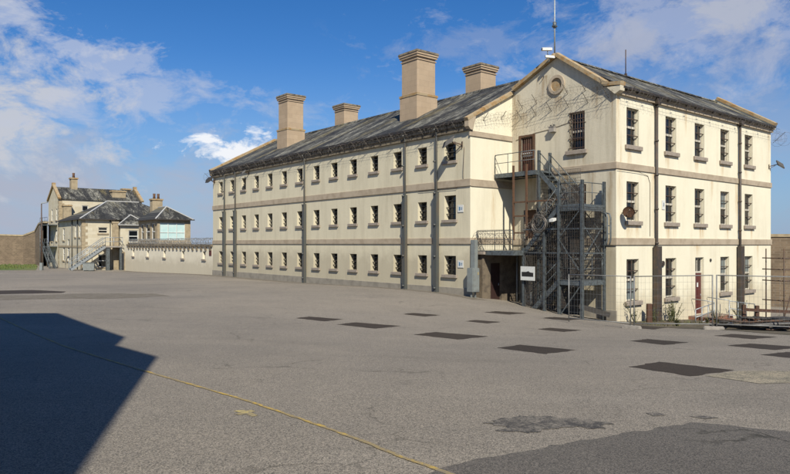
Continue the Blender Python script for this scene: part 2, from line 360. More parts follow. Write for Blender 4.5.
def blob(px,py,sx,sy,soft,amt,color,nscale=6,namt=.9,rough=.6):
    global cl
    c=pdir(px,py)
    s=N(nt,'ShaderNodeVectorMath',operation='SUBTRACT'); nt.links.new(d0,s.inputs[0]); s.inputs[1].default_value=c
    m_=N(nt,'ShaderNodeVectorMath',operation='MULTIPLY'); nt.links.new(s.outputs[0],m_.inputs[0]); m_.inputs[1].default_value=(F/sx,F/sx*.6,F/sy)
    ln=N(nt,'ShaderNodeVectorMath',operation='LENGTH'); nt.links.new(m_.outputs[0],ln.inputs[0])
    mp=N(nt,'ShaderNodeMapping'); mp.inputs['Scale'].default_value=(1,1,1.7); mp.inputs['Location'].default_value=(px*.013,py*.017,0); nt.links.new(d0,mp.inputs[0])
    nz=ramp(nt,noise(nt,mp.outputs[0],nscale,10,rough,.35),.34,.66)
    a=N(nt,'ShaderNodeMath',operation='MULTIPLY_ADD'); nt.links.new(nz,a.inputs[0]); a.inputs[1].default_value=namt*2; a.inputs[2].default_value=1-namt
    b_=N(nt,'ShaderNodeMath',operation='SUBTRACT'); nt.links.new(a.outputs[0],b_.inputs[0]); nt.links.new(ln.outputs[1],b_.inputs[1])
    f=ramp(nt,b_.outputs[0],0,soft)
    cl=mix(nt,mul(nt,f,amt),cl,color)
blob(40,225,330,70,1.0,.72,(6.1,7.1,8.9),5,.45)
blob(20,185,200,62,.9,.78,(6.3,6.7,8.2),8,.7)
blob(10,100,100,56,.8,.92,(8.4,8.7,9.6),9,.95,.65)
blob(95,62,45,20,.8,.55,(8.0,8.7,10.6),14,.95,.65)
blob(150,112,100,30,1.0,.55,(7.8,8.5,10.4),12,1.0,.65)
blob(8,14,34,14,.8,.60,(8.0,8.7,10.6),14,.9,.65)
blob(80,45,26,9,.8,.60,(8.0,8.7,10.6),16,.9,.65)
blob(240,150,46,16,.60,.97,(13.5,13.8,14.4),18,.85,.62)
blob(300,118,60,20,.9,.28,(7.5,8.2,9.6),12,1.1,.65)
blob(500,42,120,24,1.1,.30,(6.2,6.8,8.6),11,1.1,.68)
blob(710,30,170,60,1.2,.55,(7.6,8.1,9.8),9,1.1,.68)
blob(620,38,32,24,.9,.55,(6.6,7.0,8.4),14,1.0,.65)
blob(740,8,45,20,.8,.60,(7.6,7.8,8.6),14,1.0,.65)
blob(700,110,200,80,1.3,.30,(5.6,6.1,7.8),7,1.1,.65)
nt.links.new(cl,bg.inputs['Color']); bg.inputs['Strength'].default_value=.050

sl=bpy.data.lights.new('sun','SUN'); sl.energy=5.0; sl.angle=R(.5); sl.color=(1,.945,.82)
so=bpy.data.objects.new('sun',sl); COL.objects.link(so); so.rotation_euler=(-SUN).to_track_quat('-Z','Y').to_euler(); so.location=(5,-20,30)
cam=bpy.data.cameras.new('camera'); co=bpy.data.objects.new('camera',cam); COL.objects.link(co); scene.camera=co
co.location=(0,0,0); co.rotation_euler=(R(90),0,0); cam.sensor_width=36; cam.lens=36*F/790; cam.shift_y=(CY-237)/790; cam.clip_end=4000; cam.clip_start=.05
vs=scene.view_settings; vs.view_transform='Standard'; vs.look='None'; vs.gamma=1; vs.exposure=.43; vs.use_curve_mapping=False

# ------------------------------------------------------------------ ground
def axis(lo,hi,step,far): 
    a=list(np.arange(lo,hi+.001,step)); return sorted([-f for f in far]+a+[f for f in far if f>hi])
xs=[-3000,-1000,-400,-200,-130,-90]+list(np.arange(-80,-22,1.0))+list(np.arange(-22,26,.4))+list(np.arange(26,46,1.0))+[60,90,150,300,900,3000]
ys=[-600,-200,-80,-40]+list(np.arange(-25,0,1.0))+list(np.arange(0,48,.4))+list(np.arange(48,126,1.0))+[150,200,400,1000,3500]
X,Y=np.meshgrid(xs,ys); Z=gzs(X.ravel(),Y.ravel()); bm=B()
vv=[bm.verts.new((x,y,z)) for x,y,z in zip(X.ravel(),Y.ravel(),Z)]
nx=len(xs)
for j in range(len(ys)-1):
    for i in range(nx-1): bm.faces.new((vv[j*nx+i],vv[j*nx+i+1],vv[(j+1)*nx+i+1],vv[(j+1)*nx+i])).smooth=True
struct(mk('ground',bm,M['asphalt']))
def sheet(name, poly, mat, lift, step=.5, jitter=0, dens=0):
    """flush sheet laid on the ground inside a world-space outline"""
    pts=[]
    L=len(poly)
    for i in range(L):
        p=Vector(poly[i]).to_2d(); q=Vector(poly[(i+1)%L]).to_2d()
        if dens:
            k=max(1,int((q-p).length/dens))
            for s in range(k):
                t=p.lerp(q,s/k); nrm=Vector((-(q-p).y,(q-p).x)).normalized()
                pts.append(t+nrm*random.uniform(-jitter,jitter))
        else: pts.append(p)
    bm=B(); f=bm.faces.new([bm.verts.new((p.x,p.y,0)) for p in pts]); bmesh.ops.triangulate(bm,faces=[f])
    x0=min(p.x for p in pts);x1=max(p.x for p in pts);y0=min(p.y for p in pts);y1=max(p.y for p in pts)
    for (lo,hi,ax) in ((x0,x1,0),(y0,y1,1)):
        t=math.ceil(lo/step)*step
        while t<hi:
            c=[0,0,0]; c[ax]=t; nn=[0,0,0]; nn[ax]=1
            bmesh.ops.bisect_plane(bm,geom=bm.verts[:]+bm.edges[:]+bm.faces[:],plane_co=c,plane_no=nn); t+=step
    zz=gzs(np.array([v.co.x for v in bm.verts]),np.array([v.co.y for v in bm.verts]))
    for v,z in zip(bm.verts,zz): v.co.z=z+lift
    for f in bm.faces:
        f.smooth=True
        if f.normal.z<0: f.normal_flip()
    bm.normal_update()
    for f in bm.faces:
        if f.normal.z<0: f.normal_flip()
    return struct(mk(name,bm,mat))
# dark square patches (pixel corners: left, near, right, far)
PT=[((296,318.5),(318,321.3),(343,319),(322,316.6)),
    ((337,324.5),(368,328.6),(401,325.6),(368,322.4)),
    ((402,314.6),(420,316.6),(441,314.9),(424,313)),
    ((414,335),(449,339.6),(488,335.6),(452,332)),
    ((465,321.5),(482,323.4),(501,321.6),(485,320)),
    ((497,348.4),(537,354),(577,349.5),(536,344.8)),
    ((484,312.6),(503,314.6),(527,313.2),(505,311.2)),
    ((537,329.6),(560,332),(582,330.4),(559,327.8)),
    ((541,318.2),(562,320.4),(585,319.2),(563,317)),
    ((629,368),(680,376.5),(734,370.4),(681,362)),
    ((631,341.6),(658,345),(688,342.2),(660,339)),
    ((626,326.6),(648,329.4),(672,327.6),(650,325.2)),
    ((714,335.8),(744,339.2),(778,336.6),(747,334)),
    ((727,345.6),(762,350),(805,348),(760,343.6)),
    ((760,355),(800,360.5),(850,356),(800,352))]
def _par(q):
    x0,x1=q[0][0],q[2][0]; y0,y1=q[3][1],q[1][1]; w_=x1-x0; h_=y1-y0
    return [(x0,y0+.33*h_),(x0+.60*w_,y1),(x1,y0+.58*h_),(x0+.29*w_,y0)]
for q in PT: sheet('asphalt_patch',[G(*p) for p in _par(q)],M['patch'],.0045,.5,.035,.16)
sheet('asphalt_patch',[G(-20,291),G(-20,294.5),G(62,293),G(66,291.5),G(30,290)],M['patch'],.0045,.5,.06,.4)
sheet('asphalt_patch',[G(-30,296),G(-30,301),G(60,299),G(120,298.5),G(172,296),G(150,294),G(90,293.6),G(30,295)],M['strip'],.005,.5,.25,.7)
sheet('asphalt_patch',[G(706,376),G(760,384),G(800,382),G(860,378),G(800,371),G(740,371.5)],M['patch_l'],.005,.5,.05,.3)
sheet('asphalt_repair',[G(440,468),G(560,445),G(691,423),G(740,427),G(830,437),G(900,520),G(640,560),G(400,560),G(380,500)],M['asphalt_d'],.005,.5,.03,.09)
sheet('tar_stain',[G(486,424),G(500,418),G(530,416),G(560,418),G(590,420),G(612,424),G(600,429),G(570,427),G(545,431),G(520,433),G(500,432),G(506,427)],M['tar'],.0045,.5,.05,.05)
sheet('tar_stain',[G(648,414),G(655,413),G(664,415),G(656,416.5)],M['tar'],.0045,.5,.05,.1)
sheet('tar_stain',[G(690,417),G(705,416),G(720,418.5),G(705,419.5)],M['tar'],.0045,.5,.05,.1)
# green mossy scraps near the shadow end
# foot strip along the cell wing and the yard wall
sheet('wall_foot_strip',[fw(-.0,-1.2),fw(-1.1,-1.2),fw(-1.0,12),fw(-1.15,33.5),fw(-1.2,52),fw(-1.0,59),fw(.02,59),fw(.02,34)],M['strip'],.007,1,.06,.7)
# painted line
def ribbon(name,pts,wd,mat,lift,gap=0):
    bm=B(); P=[]
    for i in range(len(pts)-1):
        a,b_=G(*pts[i]),G(*pts[i+1]); k=max(2,int((b_-a).length/.12))
        for s in range(k): P.append(a.lerp(b_,s/k))
    P.append(G(*pts[-1])); prev=None
    for i,p in enumerate(P):
        d=(P[min(i+1,len(P)-1)]-P[max(i-1,0)]); d.z=0; d.normalize(); nn=Vector((-d.y,d.x,0)); ww=wd*random.uniform(.75,1.1)/2; sh=random.uniform(-.008,.008)
        L_=p+nn*(ww+sh); R_=p-nn*(ww-sh); L_.z=gz(L_.x,L_.y)+lift; R_.z=gz(R_.x,R_.y)+lift
        c=(bm.verts.new(L_),bm.verts.new(R_))
        if prev and random.random()>gap:
            f=bm.faces.new((prev[0],prev[1],c[1],c[0]))
        prev=c
    bmesh.ops.recalc_face_normals(bm,faces=bm.faces[:])
    for f in bm.faces:
        if f.normal.z<0: f.normal_flip()
    return struct(mk(name,bm,mat))
ribbon('painted_line',[(-60,292),(0,318),(66,347),(137,369),(202.5,388),(253,403),(319,425.6),(354,438),(400,456.5),(440,471),(470,482)],.052,M['yellow'],.0065,0)
sheet('painted_arrow',[G(233.5,411.5),G(240,410.5),G(252,410.2),(G(256,411.5)),G(251,413),G(258,415.8),G(253,417),G(246,414.5),G(239,415),G(234,414.5),G(241,413)],M['yellow2'],.0045,.5,.006,.08)
# dirt strip in front of the right facade, and bed towards the wall
sheet('dirt_bed',[G(560,315.5),G(600,318.8),G(640,323),G(700,328.5),G(760,333),G(860,340),fw(24.5,-13),fw(24.5,-6.9),fw(16,-6.9),fw(8,-6.9),fw(3.6,-6.9),fw(3.2,-6.9),fw(2.6,-6.0)],M['dirt'],.009,.5,.08,.35)

# ------------------------------------------------------------------ the prison building
PB=thing('prison_building','long cream three storey cell block with slate roof and a gabled cross wing','prison block',(C1.x,C1.y,0),TH)
LB=33.5; GB=-6.73; GA=3.4; EA=21.6
cellk=[1.58,3.93,6.24,8.6,10.93,13.22,15.53,17.85,20.2,22.5,24.82,27.15,29.45,31.8]
rows=[(4.65,5.66),(1.36,2.46),(-1.72,-.66)]
holes=[]
for i,k in enumerate(cellk):
    for j,(za,zb) in enumerate(rows):
        hw=.40; zt=zb
        if i==0: hw=.47; 
        if i==0 and j==1: zt=2.72; 
        holes.append((k-hw,k+hw,za,zt))
bm=B(); panel(bm,(0,0,0),(0,1,0),(1,0,0),LB,-5,6.15,holes,.55)
# room darkness: back wall behind the openings is built as each window's own board
mk('cell_wall',bm,M['cell_wall'],PB)
sz=[(-1.9,-.05),(0,0)]
# string courses
def band(a0,a1,b0,b1,z0,z1,mat=M['string'],name='string_course'):
    bm=B(); box(bm,a0,a1,b0,b1,z0,z1); bmesh.ops.bevel(bm,geom=bm.edges[:],offset=.012,segments=1,affect='EDGES'); return mk(name,bm,mat,PB)
band(-.07,.03,-.055,LB+.05,3.15,3.55); band(-.065,.03,-.06,LB+.05,0,.34)
band(-.06,.03,-.045,LB+.05,-5,-2.42,M['plinth'],'plinth')
band(.034,GA-.02,-.055,.03,3.13,3.53); band(.034,GA-.02,-.06,.03,.0,.34); band(-.085,GA-.02,-.065,.03,5.86,6.15)
# end wall (under the half gable)
bm=B(); bm.faces.new([bm.verts.new(p) for p in ((0,0,-5),(GA+.3,0,-5),(GA+.3,0,8.75),(0,0,6.75))])
quad(bm,(0,0,6.15),(0,.4,6.15),(0,.4,6.8),(0,0,6.8))
mk('end_wall',bm,M['cream'],PB)
# cross wing front under the gable
gh=[(6.73-(4.42+.48),6.73-(4.42-.48),4.9,6.9),(6.73-(1.1+.42),6.73-(1.1-.42),3.92,6.0),(6.73-(1.3+.45),6.73-(1.3-.45),-.2,1.9),(6.73-(4.5+.48),6.73-(4.5-.48),1.1,3.1)]
bm=B(); panel(bm,(GA,GB,0),(0,1,0),(1,0,0),6.73,-6,7.75,gh,.3,top=[(0,7.75),(6.73,7.75),(6.73,8.6),(6.73-3.16,10.02)])
mk('gable_wall',bm,M['gable'],PB)
tR=[1.5,5.27,8.47,11.6,14.87]
rh=[]
for j,(za,zb) in enumerate(((5.0,6.91),(1.17,3.17),(-2.9,-.77))):
    for i,t in enumerate(tR):
        if j==2 and i==2: rh.append((t-.5,t+.5,-4.03,-.77))
        else: rh.append((t-.57,t+.57,za,zb))
bm=B(); panel(bm,(GA,GB,0),(1,0,0),(0,1,0),EA-GA,-7,7.5,rh,.32); mk('front_wall',bm,M['cream'],PB)
# back and far walls
bm=B()
quad(bm,(EA,GB,-7),(EA,3.5,-7),(EA,3.5,7.75),(EA,GB,7.5)); bm.faces.new([bm.verts.new(p) for p in ((EA,GB,7.5),(EA,3.5,7.5),(EA,-3.16,10.05))])
quad(bm,(0,LB,-5),(13,LB,-5),(13,LB,6.9),(0,LB,6.75)); bm.faces.new([bm.verts.new(p) for p in ((0,LB,6.75),(13,LB,6.75),(6.5,LB,10.2))])
quad(bm,(13,0,-6),(13,LB,-6),(13,LB,6.9),(13,0,6.9)); quad(bm,(EA,3.5,-7),(13,3.5,-7),(13,3.5,8.5),(EA,3.5,8.5))
mk('rear_wall',bm,M['cream'],PB)
# cross wing strings
band(GA-.06,GA+.03,GB-.06,-.0-.065,3.74,4.08); band(GA-.065,GA+.03,GB-.065,-.065,-.06,.31)
band(GA+.034,EA+.06,GB-.06,GB+.03,3.745,4.075); band(GA+.034,EA+.065,GB-.065,GB+.03,-.055,.305)
band(GA-.04,GA+.02,GB-.04,-.2,-7,-3.3,M['plinth'],'plinth')
# roofs
def roofpart(name,faces,mat,thick=.09):
    bm=B()
    for f in faces: bm.faces.new([bm.verts.new(p) for p in f])
    bmesh.ops.remove_doubles(bm,verts=bm.verts[:],dist=.001)
    bmesh.ops.recalc_face_normals(bm,faces=bm.faces[:])
    bmesh.ops.solidify(bm,geom=bm.faces[:],thickness=thick)
    return mk(name,bm,mat,PB)
def undul(P0,P1,Q0,Q1,nu,nv,amp,name,mat):     # slightly uneven roof slope
    P0,P1,Q0,Q1=map(Vector,(P0,P1,Q0,Q1)); bm=B(); g=[]
    for i in range(nu+1):
        row=[]
        for j in range(nv+1):
            a=P0.lerp(P1,i/nu); b_=Q0.lerp(Q1,i/nu); p=a.lerp(b_,j/nv)
            p.z+=amp*(math.sin(i*1.7+j*.6)+math.sin(i*.43+j*1.3)+random.uniform(-.5,.5))*.5*(0 if j in(0,) else 1)
            row.append(bm.verts.new(p))
        g.append(row)
    for i in range(nu):
        for j in range(nv): bm.faces.new((g[i][j],g[i+1][j],g[i+1][j+1],g[i][j+1])).smooth=True
    return mk(name,bm,mat,PB)
undul((-.22,.15,6.80),(-.22,LB-.1,6.80),(6.5,.15,10.20),(6.5,LB-.1,10.20),60,12,.03,'roof',M['slate_y'])
undul((13.2,.15,6.80),(13.2,LB-.1,6.80),(6.5,.15,10.20),(6.5,LB-.1,10.20),60,12,.02,'roof',M['slate_y'])
undul((GA+.1,GB-.26,7.80),(EA-.1,GB-.26,7.80),(GA+.1,-3.16,10.02),(EA-.1,-3.16,10.02),40,8,.025,'roof',M['slate_x'])
undul((GA+.1,.16,8.62),(EA-.1,3.6,8.2),(GA+.1,-3.16,10.02),(EA-.1,-3.16,10.02),40,8,.02,'roof',M['slate_x'])
bm=B(); prism(bm,[(6.34,.2,10.14),(6.66,.2,10.14),(6.5,.2,10.30)],(0,LB-.3,0)); mk('ridge_tiles',bm,M['slate_y'],PB)
bm=B(); prism(bm,[(GA+.1,-3.30,10.0),(GA+.1,-3.02,10.0),(GA+.1,-3.16,10.13)],(EA-GA-.2,0,0)); mk('ridge_tiles',bm,M['slate_x'],PB)
# eaves: stone cornice, gutter, broken moss line
bm=B(); box(bm,-.16,.1,-.07,LB+.12,6.16,6.42); box(bm,-.24,.1,.1,LB+.12,6.42,6.62); mk('eaves_cornice',bm,M['eave'],PB)
bm=B(); prism(bm,[(-.40,.12,6.80),(-.38,.12,6.66),(-.26,.12,6.64),(-.24,.12,6.80)],(0,LB-.1,0))
for i in range(34): box(bm,-.40,-.2,.3+i,.36+i,6.60,6.66)
mk('gutter',bm,M['gutter'],PB)
bm=B(); box(bm,GA+.0,EA+.05,GB-.14,GB+.1,7.42,7.62); box(bm,GA+.0,EA+.05,GB-.20,GB+.1,7.62,7.70); mk('eaves_cornice',bm,M['string'],PB)
bm=B(); prism(bm,[(GA+.1,GB-.38,7.80),(GA+.1,GB-.36,7.70),(GA+.1,GB-.25,7.685),(GA+.1,GB-.22,7.80)],(EA-GA-.15,0,0))
for i in range(18): box(bm,GA+.5+i,GA+.56+i,GB-.36,GB-.18,7.62,7.70)
mk('gutter',bm,M['gutter'],PB)
# copings
def coping(path, wdir, half, th, name='coping'):
    bm=B()
    for p,q in zip(path[:-1],path[1:]):
        p=Vector(p);q=Vector(q); k=max(1,int((q-p).length/1.1)); d=(q-p)/k
        for i in range(k):
            a=p+d*i; b_=p+d*(i+1)-d.normalized()*.012; wv=Vector(wdir)*half
            up=d.normalized().cross(Vector(wdir)).normalized()
            if up.z<0: up=-up
            j=random.uniform(-.008,.008); tt=up*(th+j)
            prism(bm,[a-wv,a+wv,a+wv+tt*.8,a+tt,a-wv+tt*.8],b_-a)
    return mk(name,bm,M['coping'],PB)
coping([(-.3,0.06,6.66),(GA+.2,0.06,8.68)],(0,1,0),.22,.20)
coping([(GA+.45,0.06,8.83),(6.5,0.06,10.22)],(0,1,0),.22,.18)
coping([(GA,-.25,8.72),(GA,-3.16,10.06)],(1,0,0),.24,.24)
coping([(GA,-3.16,10.06),(GA,GB+.55,7.94)],(1,0,0),.24,.24)
coping([(GA,GB+.6,7.92),(GA,GB-.38,7.80)],(1,0,0),.23,.22)
coping([(EA-.05,GB-.3,7.85),(EA-.05,-3.16,10.22)],(1,0,0),.2,.22)
coping([(-.3,LB-.05,6.72),(6.5,LB-.05,10.28)],(0,1,0),.2,.22); coping([(6.5,LB-.05,10.28),(13.2,LB-.05,6.72)],(0,1,0),.2,.22)
bm=B(); prism(bm,[(-.3,-.16,6.64),(-.3,-.16,6.35),(-.12,-.16,6.18),(.06,-.16,6.18),(.3,-.16,6.98)],(0,.3,0)); mk('kneeler',bm,M['string'],PB)
bm=B(); prism(bm,[(GA-.2,GB-.36,7.80),(GA-.2,GB-.34,7.55),(GA-.2,GB-.05,7.40),(GA-.2,GB+.4,7.80)],(.4,0,0)); mk('kneeler',bm,M['gable'],PB)
bm=B(); prism(bm,[(-.3,LB-.2,6.70),(-.28,LB-.2,6.4),(-.02,LB-.2,6.2),(.3,LB-.2,6.95)],(0,.34,0)); mk('kneeler',bm,M['string'],PB)
bm=B(); prism(bm,[(EA-.2,GB-.25,7.6),(EA-.2,GB-.25,7.93),(EA-.2,-3.16,10.24),(EA-.2,-2.6,10.24),(EA-.2,-2.6,9.0),(EA-.2,GB+.5,7.6)],(.3,0,0)); mk('parapet',bm,M['cream'],PB)
bm=B(); prism(bm,[(-.1,LB-.2,6.4),(-.1,LB-.2,6.82),(6.5,LB-.2,10.3),(13,LB-.2,6.8),(13,LB-.2,6.4)],(0,.25,0)); mk('parapet',bm,M['string'],PB)
# oculus
bm=B(); c=Vector((GA,-3.16,8.55)); nr=28
def ring(bm,c,r0,r1,x0,x1,nr=28):
    rs=[]
    for i in range(nr):
        a=2*math.pi*i/nr; rs.append([bm.verts.new((c.x+x,c.y+r*math.cos(a),c.z+r*math.sin(a))) for x,r in ((x0,r0),(x1,r0),(x1,r1),(x0,r1))])
    for i in range(nr):
        A_=rs[i];B_=rs[(i+1)%nr]
        for k in range(4): bm.faces.new((A_[k],A_[(k+1)%4],B_[(k+1)%4],B_[k]))
    bmesh.ops.recalc_face_normals(bm,faces=bm.faces[:])
ring(bm,c,.36,.52,.02,-.10); oc=mk('round_window_surround',bm,M['string'],PB)
bm=B(); bm.faces.new([bm.verts.new((GA-.012,c.y+.37*math.cos(2*math.pi*i/24),c.z+.37*math.sin(2*math.pi*i/24))) for i in range(24)]); mk('round_panel',bm,M['coping'],oc)
# chimneys
def chimney(a,b_,zb,zt,s=.82):
    bm=B(); box(bm,a-s,a+s,b_-s,b_+s,zb-1.6,zt-.42); box(bm,a-s-.10,a+s+.10,b_-s-.10,b_+s+.10,zb-1.6,zb+1.55,0)
    bmesh.ops.bevel(bm,geom=bm.edges[:],offset=.02,segments=1,affect='EDGES')
    prism(bm,[(a-s-.10,b_-s-.10,zb+1.551),(a+s+.10,b_-s-.10,zb+1.551),(a+s+.10,b_+s+.10,zb+1.551),(a-s-.10,b_+s+.10,zb+1.551)],(0,0,.04))
    ch=mk('chimney',bm,M['granite'],PB)
    bm=B(); box(bm,a-s-.05,a+s+.05,b_-s-.05,b_+s+.05,zt-.62,zt-.55); box(bm,a-s-.10,a+s+.10,b_-s-.10,b_+s+.10,zt-.42,zt-.28); box(bm,a-s-.15,a+s+.15,b_-s-.15,b_+s+.15,zt-.28,zt-.14)
    mk('cap',bm,M['granite'],ch); bm=B(); box(bm,a-s-.19,a+s+.19,b_-s-.19,b_+s+.19,zt-.139,zt,.04); mk('cap_slab',bm,M['eave'],ch); bm=B(); box(bm,a-s-.13,a+s+.13,b_-s-.13,b_+s+.13,zb+1.47,zb+1.62); mk('ledge',bm,M['coping'],ch)
    bm=B(); box(bm,a-s-.16,a+s+.16,b_-s-.16,b_+s+.16,zb-1.7,zb-.55+.35); mk('flashing',bm,M['plinth'],ch)
chimney(3.5,8.3,8.3,12.75,.80); chimney(3.5,25.2,8.3,12.85,.78); chimney(9.5,25.4,8.4,12.85,.78); chimney(9.5,8.3,8.4,12.9,.78)
# drainpipes
def dpipe(pts,r,mat,boxz=None,hopper=None,axis='a'):
    bm=B(); tube(bm,pts,r,8)
    p=Vector(pts[0]); 
    z=pts[-1][2]+.4
    while z<pts[0][2]: tube(bm,[(p.x,p.y,z),(p.x,p.y,z+.09)],r*1.35,8); z+=1.8
    if boxz:
        w=r*1.9; zz0,zz1=boxz; box(bm,p.x-w,p.x+w,p.y-w,p.y+w,zz0,zz1)
    if hopper: prism(bm,[(p.x-.24,p.y-.16,hopper+.32),(p.x+.24,p.y-.16,hopper+.32),(p.x+.16,p.y-.16,hopper),(p.x-.16,p.y-.16,hopper)],(0,.3,0))
    return mk('drainpipe',bm,mat,PB)
for k,hw in ((2.55,0),(5.35,0),(16.95,0),(28.55,0),(30.75,0)):
    dpipe([(-.30,k,6.62),(-.15,k,6.35),(-.15,k,6.0),(-.15,k,-2.95)],.062,M['pipe'])
    bm=B(); box(bm,-.28,-.062,k-.13,k+.13,-2.95,2.95); mk('pipe_cover',bm,M['pipe'],PB)
dpipe([(3.57+GA,GB-.14,7.55),(3.57+GA,GB-.14,-.05),(3.57+GA,GB-.14,-4.0)],.075,M['pipe_d'],hopper=7.35)
dpipe([(13.35+GA,GB-.14,7.55),(13.35+GA,GB-.14,-5.0)],.075,M['pipe_d'],hopper=7.35)
for t,zz in ((3.57,-4.2),(13.35,-5.2)):
    bm=B(); box(bm,GA+t-.24,GA+t+.24,GB-.30,GB-.067,zz,-.12); mk('pipe_cover',bm,M['pipe_d'],PB)
# --- cell window template (x width, y inwards)
def cellwin(hw,h):
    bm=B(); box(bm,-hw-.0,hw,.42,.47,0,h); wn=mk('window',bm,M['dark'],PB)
    bm=B(); 
    for x in (-hw+.04,hw-.04): box(bm,x-.035,x+.035,.32,.38,0,h)
    box(bm,-hw+.076,hw-.076,.32,.38,0,.07); box(bm,-hw+.076,hw-.076,.32,.38,h-.07,h); mk('frame',bm,M['lamp'],wn)
    bm=B(); quad(bm,(-hw+.05,.36,.05),(hw-.05,.36,.05),(hw-.05,.36,h-.05),(-hw+.05,.36,h-.05)); mk('pane',bm,M['glass'],wn)
    bm=B()
    for x in (-.2,.0,.2): tube(bm,[(x,.26,0),(x,.26,h)],.010,5)
    for q in (.25,.52,.79): box(bm,-hw,hw,.16,.24,h*q-.016,h*q+.016)
    mk('bars',bm,M['lamp'],wn)
    bm=B(); box(bm,-hw-.13,hw+.13,-.12,.20,-.17,-.0); bmesh.ops.bevel(bm,geom=bm.edges[:],offset=.012,segments=1,affect='EDGES'); mk('sill',bm,M['sill'],wn)
    return wn
tmpl={}
for i,k in enumerate(cellk):
    for j,(za,zb) in enumerate(rows):
        hw=.47 if i==0 else .40; zt=2.72 if (i==0 and j==1) else zb
        key=(hw,round(zt-za,2))
        if key not in tmpl: tmpl[key]=cellwin(*key); o=tmpl[key]; o.location=(0,k,za); o.rotation_euler=(0,0,-math.pi/2)
        else: o=cp(tmpl[key],PB,(0,k,za),-math.pi/2)
# --- sash window
def sash(hw,h,pale=0,bars=True):
    d=.20; bm=B()
    for x in (-hw+.035,hw-.035): box(bm,x-.035,x+.035,d,d+.07,0,h)
    for z in (0,h-.07): box(bm,-hw+.071,hw-.071,d,d+.07,z,z+.07)
    box(bm,-hw+.071,hw-.071,d-.03,d+.06,h*.5-.05,h*.5+.06); wn=mk('window',bm,M['frame'],PB)
    bm=B(); quad(bm,(-hw+.05,d+.05,.05),(hw-.05,d+.05,.05),(hw-.05,d+.05,h*.5),(-hw+.05,d+.05,h*.5)); mk('pane',bm,M['glass_p'] if pale==2 else M['glass'],wn)
    bm=B(); quad(bm,(-hw+.05,d+.03,h*.5),(hw-.05,d+.03,h*.5),(hw-.05,d+.03,h-.05),(-hw+.05,d+.03,h-.05)); mk('pane',bm,M['glass_p'] if pale==1 else M['glass'],wn)
    bm=B()
    for x in (-.34,.0,.34): tube(bm,[(x,.08,0),(x,.08,h)],.011,5)
    for q in (.28,.72): box(bm,-hw,hw,.05,.11,h*q-.018,h*q+.018)
    mk('bars',bm,M['bars'],wn)
    bm=B(); box(bm,-hw-.17,hw+.17,-.14,.19,-.22,-.0); bmesh.ops.bevel(bm,geom=bm.edges[:],offset=.015,segments=1,affect='EDGES'); mk('sill',bm,M['sill'] ,wn)
    return wn
st={}
for j,(za,zb) in enumerate(((5.0,6.91),(1.17,3.17),(-2.9,-.77))):
    for i,t in enumerate(tR):
        if j==2 and i==2: continue
        pale={ (1,1):0,(1,3):1,(2,3):1,(2,4):1,(2,0):2}.get((j,i),0); key=(round(zb-za,2),pale)
        if key not in st: st[key]=sash(.57,zb-za,pale); st[key].location=(GA+t,GB,za)
        else: cp(st[key],PB,(GA+t,GB,za),0)
# gable face windows
wn=sash(.48,2.0); wn.location=(GA,-4.42,4.9); wn.rotation_euler=(0,0,-math.pi/2)
bm=B()
for i in range(6): tube(bm,[(-.40+i*.16,-.03,-.02),(-.40+i*.16,-.03,2.02)],.016,5)
for z in (.1,.6,1.1,1.6,1.95): box(bm,-.5,.5,-.05,-.02,z,z+.035)
mk('grille',bm,M['bars'],wn)
cp(wn,PB,(GA,-4.5,1.1),-math.pi/2)
def door(loc,rz,hw,h,mat,bars=None,surround=None):
    bm=B(); box(bm,-hw,hw,.16,.22,0,h); 
    for z in (.15,.95): box(bm,-hw+.12,-.04,.145,.16,z,z+.65); box(bm,.04,hw-.12,.145,.16,z,z+.65)
    d=mk('door',bm,mat,PB); d.location=loc; d.rotation_euler=(0,0,rz)
    bm=B(); tube(bm,[(hw-.12,.13,1.0),(hw-.12,.13,1.14)],.02,6); mk('handle',bm,M['steel_l'],d)
    if bars:
        bm=B()
        n_=6
        for i in range(n_): x=-hw+.06+(2*hw-.12)*i/(n_-1); tube(bm,[(x,.05,0),(x,.05,h)],.018,5)
        for z in (.05,.8,1.1,h-.06): box(bm,-hw,hw,.03,.075,z,z+.05)
        mk('barred_gate',bm,bars,d)
    if surround:
        bm=B(); box(bm,-hw-.16,-hw,-.03,.12,0,h+.12); box(bm,hw,hw+.16,-.03,.12,0,h+.12); box(bm,-hw,hw,-.03,.12,h,h+.12); mk('door_surround',bm,surround,d)
    return d
d=door((GA,-1.1,3.92),-math.pi/2,.42,2.08,M['red_door'],M['bars'],M['rust']); d['label']='dark red upper door behind a rusty barred gate'
bm=B(); box(bm,-.40,.40,.085,.14,1.0,1.22); mk('white_rail',bm,M['white'],d)
door((GA,-1.3,-.2),-math.pi/2,.45,2.1,M['brown'])
d=door((GA+8.47,GB,-4.03),0,.5,2.35,M['red_door']); d['label']='dark red front door under a glazed transom'
bm=B(); box(bm,-.5,.5,.14,.2,2.36,2.46); box(bm,-.5,-.43,.14,.2,2.46,3.25); box(bm,.43,.5,.14,.2,2.46,3.25); box(bm,-.43,.43,.14,.2,3.18,3.25); box(bm,-.02,.02,.15,.19,2.46,3.18); mk('transom_frame',bm,M['frame'],d)
bm=B(); quad(bm,(-.44,.19,2.46),(.44,.19,2.46),(.44,.19,3.2),(-.44,.19,3.2)); mk('transom_pane',bm,M['glass'],d)
bm=B(); box(bm,-.08,.08,.120,.13,1.55,1.80); mk('notice',bm,M['white'],d)
